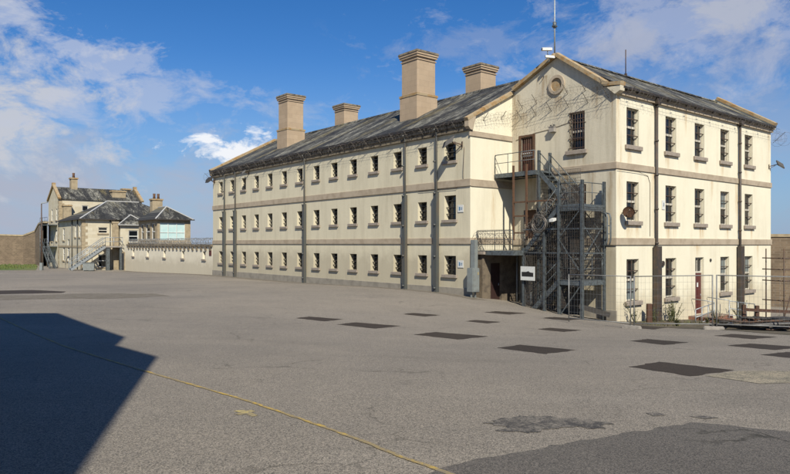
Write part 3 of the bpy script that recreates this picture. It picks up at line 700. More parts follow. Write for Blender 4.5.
# porch in the corner under the stair balcony
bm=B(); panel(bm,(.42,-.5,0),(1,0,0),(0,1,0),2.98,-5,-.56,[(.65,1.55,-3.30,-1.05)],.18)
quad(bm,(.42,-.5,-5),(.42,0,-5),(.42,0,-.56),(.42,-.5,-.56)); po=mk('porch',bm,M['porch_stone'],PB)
bm=B(); box(bm,.25,3.39,-.72,-.068,-.56,-.40); mk('porch_slab',bm,M['sill'],po)
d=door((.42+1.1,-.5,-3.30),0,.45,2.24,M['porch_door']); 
bm=B(); tube(bm,[(3.1,-.62,-.56),(3.1,-.62,-3.3)],.05,8); mk('drainpipe',bm,M['steel_l'],PB,'pale thin drainpipe beside the porch door')

# ------------------------------------------------------------------ fixtures on the building
def flood(label, loc, rz, s=1.0, grp='floodlights on the prison building'):
    t=thing('floodlight',label,'floodlight',loc,rz,grp)
    bm=B(); prism(bm,[(-.30*s,-.55*s,.10*s),(.30*s,-.55*s,.10*s),(.20*s,-.95*s,-.18*s),(-.20*s,-.95*s,-.18*s)],(0,.10*s,.30*s)); mk('housing',bm,M['lamp'],t)
    bm=B(); quad(bm,(-.27*s,-.63*s,.035*s),(.27*s,-.63*s,.035*s),(.18*s,-.93*s,-.19*s),(-.18*s,-.93*s,-.19*s)); mk('lens',bm,M['glass_p'],t)
    bm=B(); bar(bm,(0,0,0),(0,-.62*s,.15*s),.05*s); box(bm,-.1*s,.1*s,-.03,.0,-.15*s,.15*s); bar(bm,(0,-.02,-.14*s),(0,-.4*s,.05*s),.03*s); mk('bracket',bm,M['bars'],t)
    return t
def fl(a,b_,z,rz,label,s=1.0): return flood(label,fw(a,b_,z),TH+rz,s)
fl(0,.62,5.45,-math.pi/2-.5,'large dark floodlight under the eaves at the near corner of the cell wing',1.15)
fl(0,LB-.35,5.8,-math.pi/2+.3,'dark floodlight at the far end of the cell wing eaves',1.0)
fl(0,26.2,6.0,-math.pi/2-.2,'small floodlight between the cell windows high on the far half of the wing',.7)
fl(EA-.3,GB,5.15,.45,'dark floodlight on the far right corner of the cream facade',.95)
# box light on gable
t=thing('wall_light','small boxy wall light between the barred door and the tall gable window','wall light',fw(GA,-2.95,6.15),TH-math.pi/2)
bm=B(); box(bm,-.17,.17,-.24,0,-.12,.14); box(bm,-.19,.19,-.26,0,.14,.18); mk('housing',bm,M['concrete'],t)
bm=B(); tube(bm,[(-.1,-.12,.18),(-.1,-.12,.27)],.06,8); tube(bm,[(.1,-.12,.18),(.1,-.12,.27)],.06,8); mk('lamp',bm,M['lamp'],t)
# dish
t=thing('satellite_dish','rusty brown satellite dish on the right corner of the building','satellite dish',fw(GA+.5,GB,1.55),TH)
bm=B(); rs=[]
ax=Vector((-.75,-.6,.25)).normalized(); s1=ax.cross(Vector((0,0,1))).normalized(); s2=s1.cross(ax); cc=Vector((-.05,-.40,0))
prev=None
for k in range(6):
    r=.29*k/5; dd=.10*(k/5)**2
    rg=[bm.verts.new(cc+ax*dd+(s1*math.cos(a*math.pi/10)+s2*math.sin(a*math.pi/10))*max(r,.002)) for a in range(20)]
    if prev:
        for a in range(20): bm.faces.new((prev[a],prev[(a+1)%20],rg[(a+1)%20],rg[a])).smooth=True
    prev=rg
bmesh.ops.solidify(bm,geom=bm.faces[:],thickness=.015); mk('dish',bm,M['rust'],t)
bm=B(); tube(bm,[(0,0,0),(0,-.2,-.02),cc],.03,6); tube(bm,[cc-s2*.3,cc+ax*.42,],.012,5); tube(bm,[cc+ax*.38,cc+ax*.46],.04,6); mk('mount',bm,M['bars'],t)
# notices beside the windows (small blue/white signs)
blue=m_plain('sign_blue',(.10,.22,.36),.5,bmp=0)
for z,lab in ((1.95,'small white wall sign beside the near first floor cell window'),(-1.1,'small white wall sign beside the near ground floor cell window')):
    t=thing('wall_sign',lab,'sign',fw(-.012,.72,z),TH-math.pi/2,'small white signs near the corner')
    bm=B(); box(bm,-.22,.22,-.02,0,-.2,.2); mk('board',bm,M['white'],t)
    bm=B(); box(bm,-.12,-.02,-.026,-.02,-.1,.1); box(bm,.03,.14,-.026,-.02,.02,.06); box(bm,.03,.14,-.026,-.02,-.06,-.02); mk('marks',bm,blue,t)
t=thing('wall_sign','small white square sign beside the drainpipe on the right facade','sign',fw(GA+4.45,GB-.012,2.1),TH)
bm=B(); box(bm,-.15,.15,-.02,0,-.25,.25); mk('board',bm,M['white'],t); bm=B(); box(bm,-.05,.05,-.026,-.02,-.08,.12); mk('marks',bm,M['steel_l'],t)
t=thing('wall_vent','round black vent on the right facade between drainpipe and window','vent',fw(GA+4.35,GB,-1.05),TH)
bm=B(); tube(bm,[(0,0,0),(0,-.08,0)],.15,14); mk('rim',bm,M['lamp'],t); bm=B()
for z in (-.08,0,.08): box(bm,-.11,.11,-.1,-.081,z-.012,z+.012)
mk('grille',bm,M['bars'],t)
t=thing('wall_vent','small dark vent hole beside the transom of the red door','vent',fw(GA+9.75,GB,-.95),TH)
bm=B(); tube(bm,[(0,0,0),(0,-.05,0)],.09,12); mk('rim',bm,M['lamp'],t)
# apex: aerial pole and two cameras
t=thing('aerial_mast','tall thin aerial mast on the gable apex rising out of the picture','aerial',fw(GA,-3.0,10.2),TH)
bm=B(); tube(bm,[(0,0,0),(0,0,1.6),(0,0,4.0)],[.045,.04,.025],8); mk('pole',bm,M['steel_l'],t)
bm=B(); tube(bm,[(0,0,1.45),(0,0,1.75)],.10,8); box(bm,-.12,.12,-.1,.1,1.5,1.56); mk('collar',bm,M['steel'],t)
bm=B(); 
for q in range(5): tube(bm,[(-.22,0,1.9-q*.16),(.22,0,1.9-q*.16)],.008,5)
mk('aerial_rods',bm,M['wire'],t)
def cctv(label,loc,rz,s=1.0):
    t=thing('security_camera',label,'security camera',loc,rz,'security cameras on the gable apex')
    bm=B(); prism(bm,[(-.11*s,-.42*s,.0),(.11*s,-.42*s,.0),(.11*s,-.42*s,.16*s),(0,-.42*s,.21*s),(-.11*s,-.42*s,.16*s)],(0,.72*s,.05*s)); mk('housing',bm,M['white'],t)
    bm=B(); tube(bm,[(0,-.40*s,.09*s),(0,-.435*s,.09*s)],.06*s,10); mk('lens',bm,M['glass'],t)
    bm=B(); tube(bm,[(0,0,0),(0,0,-.22*s),(0,.2*s,-.35*s)],.03*s,6); mk('bracket',bm,M['steel'],t); return t
cctv('white security camera mounted beside the mast, the upper of the pair',fw(GA-.35,-2.80,10.38),TH-2.0,.8)
cctv('white security camera slung below the apex, the lower of the pair',fw(GA-.4,-2.95,9.95),TH+.9,.7)
t=thing('aerial_mast','short thin whip aerial behind the gable on the cross wing ridge','aerial',fw(10.0,-3.16,10.1),TH)
bm=B(); tube(bm,[(0,0,0),(0,0,1.55)],.03,6); mk('pole',bm,M['bars'],t); bm=B(); box(bm,-.06,.06,-.06,.06,.0,.12); mk('base',bm,M['bars'],t)

# razor wire
def coil(path, r, pitch, rw, wob=.15):
    bm=B(); pts=[]
    for p,q in zip(path[:-1],path[1:]):
        p=Vector(p);q=Vector(q); d=(q-p).normalized(); L=(q-p).length; s=d.cross(Vector((0,0,1))).normalized(); t_=s.cross(d)
        nn=int(L/pitch*12); ph=0
        for i in range(nn):
            a=2*math.pi*i/12; rr=r*(1+wob*math.sin(i*.21)+random.uniform(-.04,.04)); sag=.06*math.sin(i/12*.7)
            pts.append(p+d*(L*i/nn)+(s*math.cos(a)+t_*math.sin(a))*rr+Vector((0,0,sag)))
    tube(bm,pts,rw,3,caps=False); return bm
def wire_thing(label, path, r, pitch, rw=.009, brackets=3, inward=(1,0,0), grp='razor wire coils on the building'):
    t=thing('razor_wire',label,'razor wire',(C1.x,C1.y,0),TH,grp)
    mk('coil',coil(path,r,pitch,rw),M['wire'],t)
    bm=B()
    for p,q in zip(path[:-1],path[1:]):
        p=Vector(p);q=Vector(q)
        for off in (-.06,.10): tube(bm,[p+Vector((0,0,off)),p.lerp(q,.5)+Vector((0,0,off-.04)),q+Vector((0,0,off))],.005,3)
        for i in range(brackets):
            c=p.lerp(q,(i+.5)/brackets); 
            bar(bm,c+Vector(inward)*(r+.1)-Vector((0,0,.15)),c-Vector(inward)*r*.6+Vector((0,0,r+.08)),.022); bar(bm,c+Vector(inward)*(r+.1)+Vector((0,0,.05)),c-Vector(inward)*.1,.018)
    mk('strand_and_brackets',bm,M['wire'],t); return t
wire_thing('sagging razor wire coil, the upper run across the gable',[(GA-.32,-.3,7.72),(GA-.32,-3.3,8.1),(GA-.32,-6.6,8.0)],.22,.22,.0034,3)
wire_thing('sagging razor wire coil, the lower run across the gable',[(GA-.32,-.2,7.15),(GA-.32,-3.3,7.35),(GA-.32,-6.9,7.45)],.24,.22,.0034,3)
wire_thing('razor wire coil climbing the short end wall under its sloping coping',[(.2,-.28,6.75),(1.8,-.28,7.1),(3.1,-.28,7.25)],.2,.24,.0048,1,(0,1,0))
wire_thing('razor wire coil along the whole cell wing gutter',[(-.52,.2,6.5),(-.52,11,6.45),(-.52,22,6.5),(-.52,LB,6.5)],.17,.34,.0042,8)
wire_thing('razor wire coil along the right facade gutter',[(GA,GB-.5,7.55),(12,GB-.5,7.5),(EA+.2,GB-.5,7.5)],.16,.36,.0040,6,(0,1,0))
wire_thing('loose razor wire loops hanging off the far right roof corner',[(EA+.2,GB-.2,6.95),(EA+1.3,GB-.5,7.0)],.42,.32,.006,1,(0,1,0))
wire_thing('loose razor wire loops off the far left eaves corner',[(-.4,LB+.1,6.2),(-.5,LB+.7,6.15)],.35,.28,.006,1,(1,0,0))
# cables on walls
def cable(name,label,pts,r=.012):
    bm=B(); tube(bm,pts,r,5); o=mk(name,bm,M['bars']); o.location=(C1.x,C1.y,0); o.rotation_euler=(0,0,TH); return tag(o,label,'cable')
cable('wall_cable','thin cable looping across the gable from the barred door to the tall window',[(GA-.02,-.3,5.9),(GA-.02,-1.7,6.15),(GA-.02,-2.7,6.22),(GA-.02,-3.9,6.4),(GA-.02,-5,6.3)])
cable('wall_cable','thin cable from the corner along the right facade under its upper stone band',[(GA+.03,GB-.075,3.70),(GA+2,GB-.075,3.68),(GA+2.9,GB-.02,3.55),(GA+3.1,GB-.02,3.2),(GA+3.1,GB-.02,.4)])
cable('wall_cable','thin cable under the upper stone band at the near end of the cell wing',[(-.075,4.2,3.12),(-.075,1.0,3.1),(-.02,.5,3.4),(-.09,.45,3.9),(-.02,.45,5.3)])

# ------------------------------------------------------------------ fire escape
FE=thing('fire_escape','grey steel zigzag fire escape stair caged in the corner of the building','fire escape',(C1.x,C1.y,0),TH)
def FP(m,t,z): return Vector((t,-m,z))        # m along -u, t along v
def part(name,f,mat=M['steel'],label=None):
    bm=B(); f(bm); return mk(name,bm,mat,FE,label)
def deck(m0,m1,t0,t1,z,name='landing'):
    def f(bm):
        box(bm,t0,t1,-m0,-m1,z-.03,z)
        for t in (t0,t1): bar(bm,FP(m0,t,z-.13),FP(m1,t,z-.13),.05,.22)
        for m in (m0,m1): bar(bm,FP(m,t0,z-.13),FP(m,t1,z-.13),.05,.22)
        k=int((m1-m0)/.5)
        for i in range(1,k): bar(bm,FP(m0+i*.5,t0,z-.09),FP(m0+i*.5,t1,z-.09),.04,.1)
    return part(name,f)
def rail(pts,parent=None,h=1.05,mid=True,posts=True,diag=False,mat=M['steel']):
    def f(bm):
        P=[FP(*p) for p in pts]; up=Vector((0,0,h))
        tube(bm,[p+up for p in P],.024,6); 
        if mid: tube(bm,[p+up*.55 for p in P],.018,5)
        for p,q in zip(P[:-1],P[1:]):
            L=(q-p).length; k=max(1,round(L/1.1))
            for i in range(k+1):
                if posts: c=p.lerp(q,i/k); tube(bm,[c,c+up],.02,5)
    bm=B(); f(bm); return mk('handrail',bm,mat,parent or FE)
def flight(m0,z0,m1,z1,t0,t1):
    def f(bm):
        for t in (t0,t1): bar(bm,FP(m0,t,z0-.10),FP(m1,t,z1-.10),.045,.24)
        k=max(2,round(abs(z1-z0)/.21))
        for i in range(1,k+1):
            s=(i-.5)/k; m=m0+(m1-m0)*s; z=z0+(z1-z0)*s
            box(bm,t0+.03,t1-.03,-m-.12,-m+.12,z-.025,z+.01)
    fl_=part('stair_flight',f)
    for t in (t0,t1): rail([(m0,t,z0),(m1,t,z1)],fl_,.95,True,True)
    return fl_
deck(0.02,2.9,1.9,3.38,3.9,'upper_landing'); rail([(0.05,1.92,3.9),(2.85,1.92,3.9)]); 
def hoop(bm): tube(bm,[FP(.04,1.92,4.0),FP(.04,1.92,4.85),FP(.10,1.92,4.95),FP(.3,1.92,4.96)],.026,6)
part('rail_hoop',hoop)
flight(2.9,3.9,4.85,1.94,2.25,3.05); deck(4.85,6.25,1.3,3.05,1.94); 
rail([(4.9,1.32,1.94),(6.2,1.32,1.94),(6.2,3.0,1.94)])
flight(4.85,1.94,2.65,-.35,1.3,2.1); deck(.05,2.65,.45,3.2,-.35,'balcony')
rail([(.1,.47,-.35),(2.6,.47,-.35)]); rail([(.1,.47,-.35),(.1,-.0+.47,-.35),(.02,.47,-.35)])
flight(2.65,-.35,4.85,-1.78,2.25,3.05); deck(4.85,6.25,1.3,3.05,-1.78); rail([(6.2,1.32,-1.78),(6.2,3.0,-1.78)]); rail([(4.9,1.32,-1.78),(6.2,1.32,-1.78)])
flight(4.85,-1.78,3.1,-3.42,1.3,2.1)
for m,t,z1 in ((4.9,1.28,3.1),(6.25,1.28,3.1),(4.9,3.1,3.1),(6.25,3.1,3.1),(2.65,1.28,-.2),(2.9,2.2,4.95),(2.9,3.12,4.9),(4.0,1.28,1.2)):
    def f(bm): 
        p=FP(m,t,0); zz=-3.9
        box(bm,p.x-.07,p.x+.07,p.y-.012,p.y+.012,zz,z1); box(bm,p.x-.07,p.x-.05,p.y-.06,p.y+.06,zz,z1); box(bm,p.x+.05,p.x+.07,p.y-.06,p.y+.06,zz,z1)
    part('post',f)
for m in (1.45,2.35):
    def f(bm): p=FP(m,1.85,0); box(bm,p.x-.045,p.x+.045,p.y-.045,p.y+.045,.2,4.25)
    part('post',f,M['rust'],'rusty brown post under the top landing')
for z,m_ in ((.6,2.35),(1.5,2.35),(2.25,4.9)):
    def f(bm): bar(bm,FP(1.45,1.85,z),FP(m_,1.85,z),.06,.08)
    part('cross_member',f,M['rust'],'rusty cross member')
# diagonal and horizontal braces
def f(bm):
    for (a,b_) in (((4.9,1.28,-3.6),(6.25,1.28,-1.9)),((6.25,1.28,-1.5),(4.9,1.28,.2)),((4.9,1.28,.3),(6.25,1.28,1.8)),((6.25,1.28,-.8),(6.25,3.1,1.0)),((6.25,3.1,-.8),(6.25,1.28,1.0)),((4.9,3.1,-1.6),(6.25,3.1,.3)),((6.25,3.1,.4),(4.9,3.1,1.9))):
        bar(bm,FP(*a),FP(*b_),.045)
    for z in (-.45,.75,1.65):
        bar(bm,FP(2.65,1.28,z),FP(4.9,1.28,z),.05,.07) if z<1 else None
        bar(bm,FP(4.9,1.28,z),FP(6.25,1.28,z),.05,.07); bar(bm,FP(6.25,1.28,z),FP(6.25,3.1,z),.05,.07)
part('bracing',f)
# security mesh on the outer side; dense inner panels added to shade the recess
def mesh_panel(m0,m1,t0,t1,z0,z1,step=.10,r=.011):
    def f(bm):
        p=FP(m0,t0,0); q=FP(m1,t1,0); L=(q-p).length; k=int(L/step)
        for i in range(k+1):
            c=p.lerp(q,i/k); tube(bm,[(c.x,c.y,z0),(c.x,c.y,z1)],r,3,caps=False)
        k=int((z1-z0)/(step*1.6))
        for i in range(k+1):
            z=z0+(z1-z0)*i/k; tube(bm,[(p.x,p.y,z),(q.x,q.y,z)],.008,3,caps=False)
    return part('security_and_shade_mesh',f,M['gutter'])
mesh_panel(4.9,6.25,1.24,1.24,-1.75,1.85,.13,.006); mesh_panel(6.28,6.28,1.3,3.05,-1.7,1.8,.13,.007); mesh_panel(2.65,4.9,1.22,1.22,-3.3,-.4,.15,.006); mesh_panel(0.1,2.6,.44,.44,-.3,.75,.12)
mesh_panel(2.65,4.85,3.15,3.15,-3.2,1.9,.09,.014); mesh_panel(2.7,4.85,2.16,2.16,-3.2,1.9,.09,.013); mesh_panel(2.68,2.68,1.3,3.3,-3.2,-.45,.09,.012)
mesh_panel(4.92,4.92,1.35,3.0,-3.2,3.0,.09,.013); mesh_panel(2.9,2.9,2.0,3.3,0.0,3.7,.10,.012); mesh_panel(4.9,6.25,3.1,3.1,-1.6,1.8,.1,.011); mesh_panel(2.65,4.85,1.26,1.26,-.3,1.3,.14,.006); mesh_panel(2.95,4.85,3.12,3.12,1.9,3.9,.09,.013)
# side rails beyond the landing (a hooped grab frame)
def f(bm):
    for t in (3.1,2.8):
        tube(bm,[FP(6.3,t,1.55),FP(6.55,t,1.5),FP(6.62,t,1.3),FP(6.62,t,.2),FP(6.55,t,-.05),FP(6.3,t,-.1)],.04,6)
    bar(bm,FP(6.6,3.1,.9),FP(6.6,2.8,.9),.04); bar(bm,FP(6.6,3.1,.5),FP(6.6,2.8,.5),.04)
part('grab_frame',f)
# wire roll and sign on the stair
t=thing('wire_coil','tangled roll of razor wire hung on the side of the fire escape','razor wire',fw(1.15,-3.75,1.0),TH)
bm=B()
for i in range(9):
    r=random.uniform(.34,.50); ph=random.uniform(-.15,.15); c=Vector((random.uniform(-.1,.12),random.uniform(-.06,.06),random.uniform(-.06,.06)))
    tube(bm,[c+Vector((math.sin(a*math.pi/12)*ph,math.cos(a*math.pi/12)*r,math.sin(a*math.pi/12)*r)) for a in range(24)],.013,4,closed=True)
mk('coil',bm,M['wire'],t)
t=thing('razor_wire','razor wire coil lying along the first floor balcony rail over the porch','razor wire',(C1.x,C1.y,0),TH)
bm=coil([(.35,-.1,.35),(.35,-2.6,.3)],.26,.2,.009); mk('coil',bm,M['wire'],t)
t=thing('razor_wire','razor wire coil strung up the middle flight of the fire escape','razor wire',(C1.x,C1.y,0),TH)
bm=coil([(1.1,-2.6,.2),(1.1,-4.8,2.3)],.26,.2,.009); mk('coil',bm,M['wire'],t)
t=thing('camera_light','small bright white lamp on the fire escape post','wall light',fw(1.15,-4.7,1.15),TH-math.pi/2)
bm=B(); prism(bm,[(-.12,-.25,-.05),(.12,-.25,-.05),(.12,-.25,.08),(-.12,-.25,.08)],(0,.26,.07)); mk('housing',bm,M['white'],t); bm=B(); bar(bm,(0,0,.05),(0,.15,.15),.03); mk('bracket',bm,M['steel'],t)
t=thing('notice_board','white rectangular notice with a dark picture strip on the stair cage','sign',fw(1.12,-3.05,-1.5),TH-math.pi/2)
bm=B(); box(bm,-.46,.46,-.03,0,-.38,.34); mk('board',bm,M['white'],t)
bm=B(); prism(bm,[(-.38,-.036,-.18),(.38,-.036,-.18),(.38,-.036,.02),(.16,-.036,.04),(.06,-.036,.10),(-.08,-.036,.06),(-.38,-.036,.05)],(0,.005,0)); mk('picture',bm,M['dark'],t)
# sloping plank/duct behind fence foot
t=thing('dark_trough','dark metal trough propped behind the foot of the fire escape','trough',fw(2.4,-6.2,-3.1),TH)
bm=B(); bar(bm,(-.6,.5,.05),(.2,-.7,-.35),.4,.22); mk('trough',bm,M['lamp'],t)
for q in ((-.55,.42,-.1),(.1,-.5,-.4)):
    bm=B(); bar(bm,q,(q[0],q[1],-1.0),.08); mk('leg',bm,M['lamp'],t)
# electrical cabinet at the corner
t=thing('electrical_cabinet','grey steel electrical cabinet on the corner of the cell wing','cabinet',fw(-.05,-.3,-1.4),TH)
bm=B(); box(bm,-.35,.18,-.28,.18,-1.18,.12); bmesh.ops.bevel(bm,geom=bm.edges[:],offset=.03,segments=2,affect='EDGES'); mk('cabinet',bm,M['grey_cab'],t)
bm=B(); box(bm,-.30,.13,-.292,-.28,-1.1,.05); mk('door',bm,M['grey_cab'],t)
bm=B(); box(bm,-.02,.22,-.1,.2,.12,1.62); mk('duct',bm,M['grey_cab'],t)
bm=B(); box(bm,-.25,-.2,-.1,.0,-2,-1.18); box(bm,.05,.1,-.1,.0,-2,-1.18); mk('legs',bm,M['grey_cab'],t)
bm=B(); box(bm,.0,.1,-.297,-.292,-.25,-.10); mk('warning_label',bm,M['yellow2'],t)

# ------------------------------------------------------------------ doorstep, rails, fence, clutter at the right
t=thing('brick_steps','red brick doorstep with rubble in front of the red door','steps',fw(GA+8.47,GB,0),TH)
zs_=gz(*fw(GA+8.47,GB-.5).xy)
bm=B(); box(bm,-1.3,1.5,-1.2,-.01,zs_-1,-4.05); box(bm,-1.0,1.2,-1.5,-1.21,zs_-1,-4.25)
mk('step',bm,M['brick_red'],t)
for i in range(16):
    bm=B()
    x=random.uniform(-1.9,2.0); y=random.uniform(-2.0,-1.3); s=random.uniform(.05,.13); z=gz(*fw(GA+8.47+x,GB+y).xy)
    bar(bm,(x,y,z+s*.3),(x+s*1.6*math.cos(i),y+s*1.6*math.sin(i),z+s*.5),s,s*.7); mk('loose_brick',bm,M['brick_red'],t)
def door_rail(a0,a1,label):
    t=thing('handrail',label,'handrail',fw(0,0,0),TH,'steel handrails beside the red door')
    bm=B(); z=[gz(*fw(a,GB-1.3).xy) for a in (a0,a1)]; b0=GB-1.3
    for i in range(4):
        a=a0+(a1-a0)*i/3; zz=z[0]+(z[1]-z[0])*i/3; top=-3.15-(.35*abs(a-GA-8.47)/3.2); tube(bm,[(a,b0,zz-.1),(a,b0,top)],.028,6)
    for off in (0,-.42,-.8): tube(bm,[(a0,b0,-3.15+off-.35*abs(a0-GA-8.47)/3.2),(a1,b0,-3.15+off-.35*abs(a1-GA-8.47)/3.2)],.026,6)
    mk('rails',bm,M['steel_l'],t)
    bm=B(); tube(bm,[(a0 if abs(a0-GA-8.47)<abs(a1-GA-8.47) else a1,b0,-3.2),(a0 if abs(a0-GA-8.47)<abs(a1-GA-8.47) else a1,GB-.05,-3.1)],.026,6); mk('return_rail',bm,M['steel_l'],t)
door_rail(GA+5.4,GA+7.5,'pale steel handrail left of the red door'); door_rail(GA+9.3,GA+12.6,'pale steel handrail right of the red door')
# temporary mesh fence panels
def fence_panel(P,Qp,label,H=2.0):
    P=Vector(P);Qp=Vector(Qp); ang=math.atan2((Qp-P).y,(Qp-P).x); L=(Qp.xy-P.xy).length; dz=Qp.z-P.z
    t=thing('fence_panel',label,'temporary fence',P,ang,'temporary mesh fence panels')
    bm=B()
    for x in (.04,L-.04): tube(bm,[(x,0,dz*x/L+.05),(x,0,dz*x/L+H)],.024,6)
    for z in (.2,H-.02): tube(bm,[(.04,0,z),(L-.04,0,z+dz)],.021,6)
    mk('frame',bm,M['steel_f'],t)
    bm=B(); k=int(L/.14)
    for i in range(1,k): x=L*i/k; tube(bm,[(x,0,dz*x/L+.2),(x,0,dz*x/L+H)],.0028,3,caps=False)
    for i in range(1,7): z=.2+(H-.2)*i/7; tube(bm,[(.04,0,z),(L-.04,0,z+dz)],.003,3,caps=False)
    mk('mesh_infill',bm,M['steel_f'],t)
    bm=B(); box(bm,L-.35,L+.35,-.13,.13,dz-.08,dz+.12); bmesh.ops.bevel(bm,geom=bm.edges[:],offset=.03,segments=2,affect='EDGES'); mk('foot_block',bm,M['concrete'],t)
    return t
fp=[at(568,27.2),at(633,25.2),at(715.5,24.2),at(808,23.6),at(905,23.2)]
for p in fp: p.z=gz(p.x,p.y)
labs=['temporary mesh fence panel beside the fire escape foot','temporary mesh fence panel in front of the red door','temporary mesh fence panel in front of the wooden rail and pipe pile','temporary mesh fence panel at the right edge of the yard']
for i in range(4): fence_panel(fp[i],fp[i+1]-(fp[i+1]-fp[i]).normalized()*.06,labs[i])
# wooden rail fence
t=thing('wooden_rail_fence','low dark brown wooden post and rail fence at the right edge','wooden fence',(0,0,0))
pp=[at(744,25.6),at(757,26.0),at(800,26.8),at(850,27.5)]
bm=B()
for p in pp:
    g=gz(p.x,p.y); bm2=B(); box(bm2,p.x-.07,p.x+.07,p.y-.05,p.y+.05,g-.2,g+.98); mk('post',bm2,M['brown'],t)
for dz in (.80,.42):
    for p,q in zip(pp[:-1],pp[1:]): bar(bm,(p.x,p.y-.06,gz(p.x,p.y)+dz),(q.x,q.y-.06,gz(q.x,q.y)+dz),.05,.12)
mk('rails',bm,M['brown'],t)
# pile of black pipes and debris: individually laid lengths
gp='black pipes and planks dumped on the dirt'
for i in range(44):
    px=random.uniform(708,800); Yd=random.uniform(25.2,29.0); p=at(px,Yd); g=gz(p.x,p.y); an=random.gauss(.35,.35); L=random.uniform(1.2,3.2); r=random.choice([.04,.06,.09])
    e=Vector((p.x+math.cos(an)*L,p.y+math.sin(an)*L,0)); ge=gz(e.x,e.y); h=random.uniform(.05,.5)
    bm=B(); pts=[]
    for k in range(6):
        s=k/5; q=p.lerp(e,s); pts.append((q.x,q.y+.06*math.sin(s*4+i),g+(ge-g)*s+h+r+.05*math.sin(s*6+i)))
    if i%3: tube(bm,pts,r,6)
    else: bar(bm,pts[0],pts[-1],.16,.045)
    o=mk('pipe' if i%3 else 'plank',bm,M['lamp'] if i%4 else M['bars'])
    tag(o,'black pipe lying in the debris pile behind the mesh fence' if i%3 else 'dark plank lying in the debris pile behind the mesh fence','pipe' if i%3 else 'plank',gp if i%3 else 'planks in the debris pile')
# debris mound they lie on
bm=B(); 
cx_,cy_=at(752,27.3).xy; g=[]
for i in range(25):
    row=[]
    for j in range(13):
        x=cx_-3.5+9*i/24; y=cy_-2+4.6*j/12; e=max(0,1-((i-12)/12)**2)*max(0,1-((j-6)/6)**2); row.append(bm.verts.new((x,y,gz(x,y)-.03+e*(.30+random.uniform(-.10,.12)))))
    g.append(row)
for i in range(24):
    for j in range(12): bm.faces.new((g[i][j],g[i+1][j],g[i+1][j+1],g[i][j+1]))
o=mk('debris_mound',bm,M['dirt']); tag(o,'low mound of dark earth under the dumped pipes','earth mound')
# scaffold at the right edge
t=thing('scaffold','rusty tube scaffold standing beside the far right corner','scaffolding',(0,0,0))
SC=[at(766,36),at(784,35),at(800,36.5),at(820,35.4)]
for p in SC:
    g=gz(p.x,p.y); bm=B(); tube(bm,[(p.x,p.y,g-.1),(p.x,p.y,-.05-.2*(p.x>19.8))],.035,6); mk('upright',bm,M['bars'],t)
bm=B()
for z in (-.75,-1.35,-1.95,-3.0):
    for p,q in zip(SC[:-1],SC[1:]): tube(bm,[(p.x-.2,p.y,z),(q.x+.3,q.y,z-.02)],.032,6)
bar(bm,SC[1]+Vector((0,0,-3.9)),SC[2]+Vector((0,0,-1.0)),.05)
mk('ledgers',bm,M['bars'],t)
# weeds
def weed(px,Yd,h,label,nst=14,ab=None):
    p=at(px,Yd) if ab is None else fw(*ab); p.z=gz(p.x,p.y)
    bm=B()
    for i in range(nst):
        a=random.uniform(0,6.28); l=random.uniform(.1,.5)*h; top=Vector((math.cos(a)*l,math.sin(a)*l,h*random.uniform(.5,1)))
        tube(bm,[(math.cos(a)*.04,math.sin(a)*.04,-.03),top*.55,top],[.014,.010,.004],4)
        for k in range(9):
            c=top*random.uniform(.35,1); b_=random.uniform(0,6.28); s=random.uniform(.05,.11); d=Vector((math.cos(b_),math.sin(b_),random.uniform(-.2,.9)))*s; e=Vector((-math.sin(b_),math.cos(b_),.2))*s*.35
            quad(bm,c,c+d*.5+e,c+d,c+d*.5-e)
    o=mk('weed',bm,M['weed']); o.location=p; tag(o,label,'weed','weeds along the wall foot'); return o
weed(0,0,1.15,'tall dry weed clump just right of the thick drainpipe cover',22,(GA+4.5,GB-.6))
weed(0,0,.9,'weed clump at the foot of the thick drainpipe cover',16,(GA+3.9,GB-.7))
weed(0,0,1.1,'thin weed left of the first ground floor window',10,(GA+.9,GB-.5))
weed(0,0,.8,'dark weed growing between first window and drainpipe',14,(GA+2.6,GB-.5))
weed(0,0,1.2,'weed growing through the right handrail near the wall',14,(GA+11.8,GB-.8))
weed(0,0,.8,'low bushy weed beside the brick doorstep',14,(GA+6.6,GB-1.9))
for i in range(10):
    weed(0,0,random.uniform(.25,.5),'low scrubby weed on the dirt strip between wall and fence',9,(GA+random.uniform(1,15),GB-random.uniform(1.6,4.0)))
o=None
bm=B(); box(bm,-.14,.14,-.1,.1,-.2,.95,.01); bmesh.ops.bevel(bm,geom=bm.edges[:],offset=.02,segments=1,affect='EDGES'); o=mk('timber_stump',bm,M['brown']); p=fw(GA+2.2,GB-.5); p.z=gz(p.x,p.y); o.location=p; tag(o,'dark upright timber stump against the wall left of the drainpipe','post')
# grass stuff on the dirt strip
bm=B()
for i in range(2600):
    a=random.uniform(-1,17); b_=-random.uniform(.3,5.4)
    p=fw(GA+a,GB+b_); 
    if math.sin(a*1.9)+math.sin(b_*2.3+a)<.1: continue
    z=gz(p.x,p.y); h=random.uniform(.05,.2); an=random.uniform(0,6.28); dx=math.cos(an)*.02; dy=math.sin(an)*.02
    bm.faces.new([bm.verts.new(q) for q in ((p.x-dx,p.y-dy,z),(p.x+dx,p.y+dy,z),(p.x+dy*3,p.y-dx*3,z+h))])
o=mk('grass',bm,M['weed']); o['kind']='stuff'; o['label']='sparse dry grass on the dirt strip'

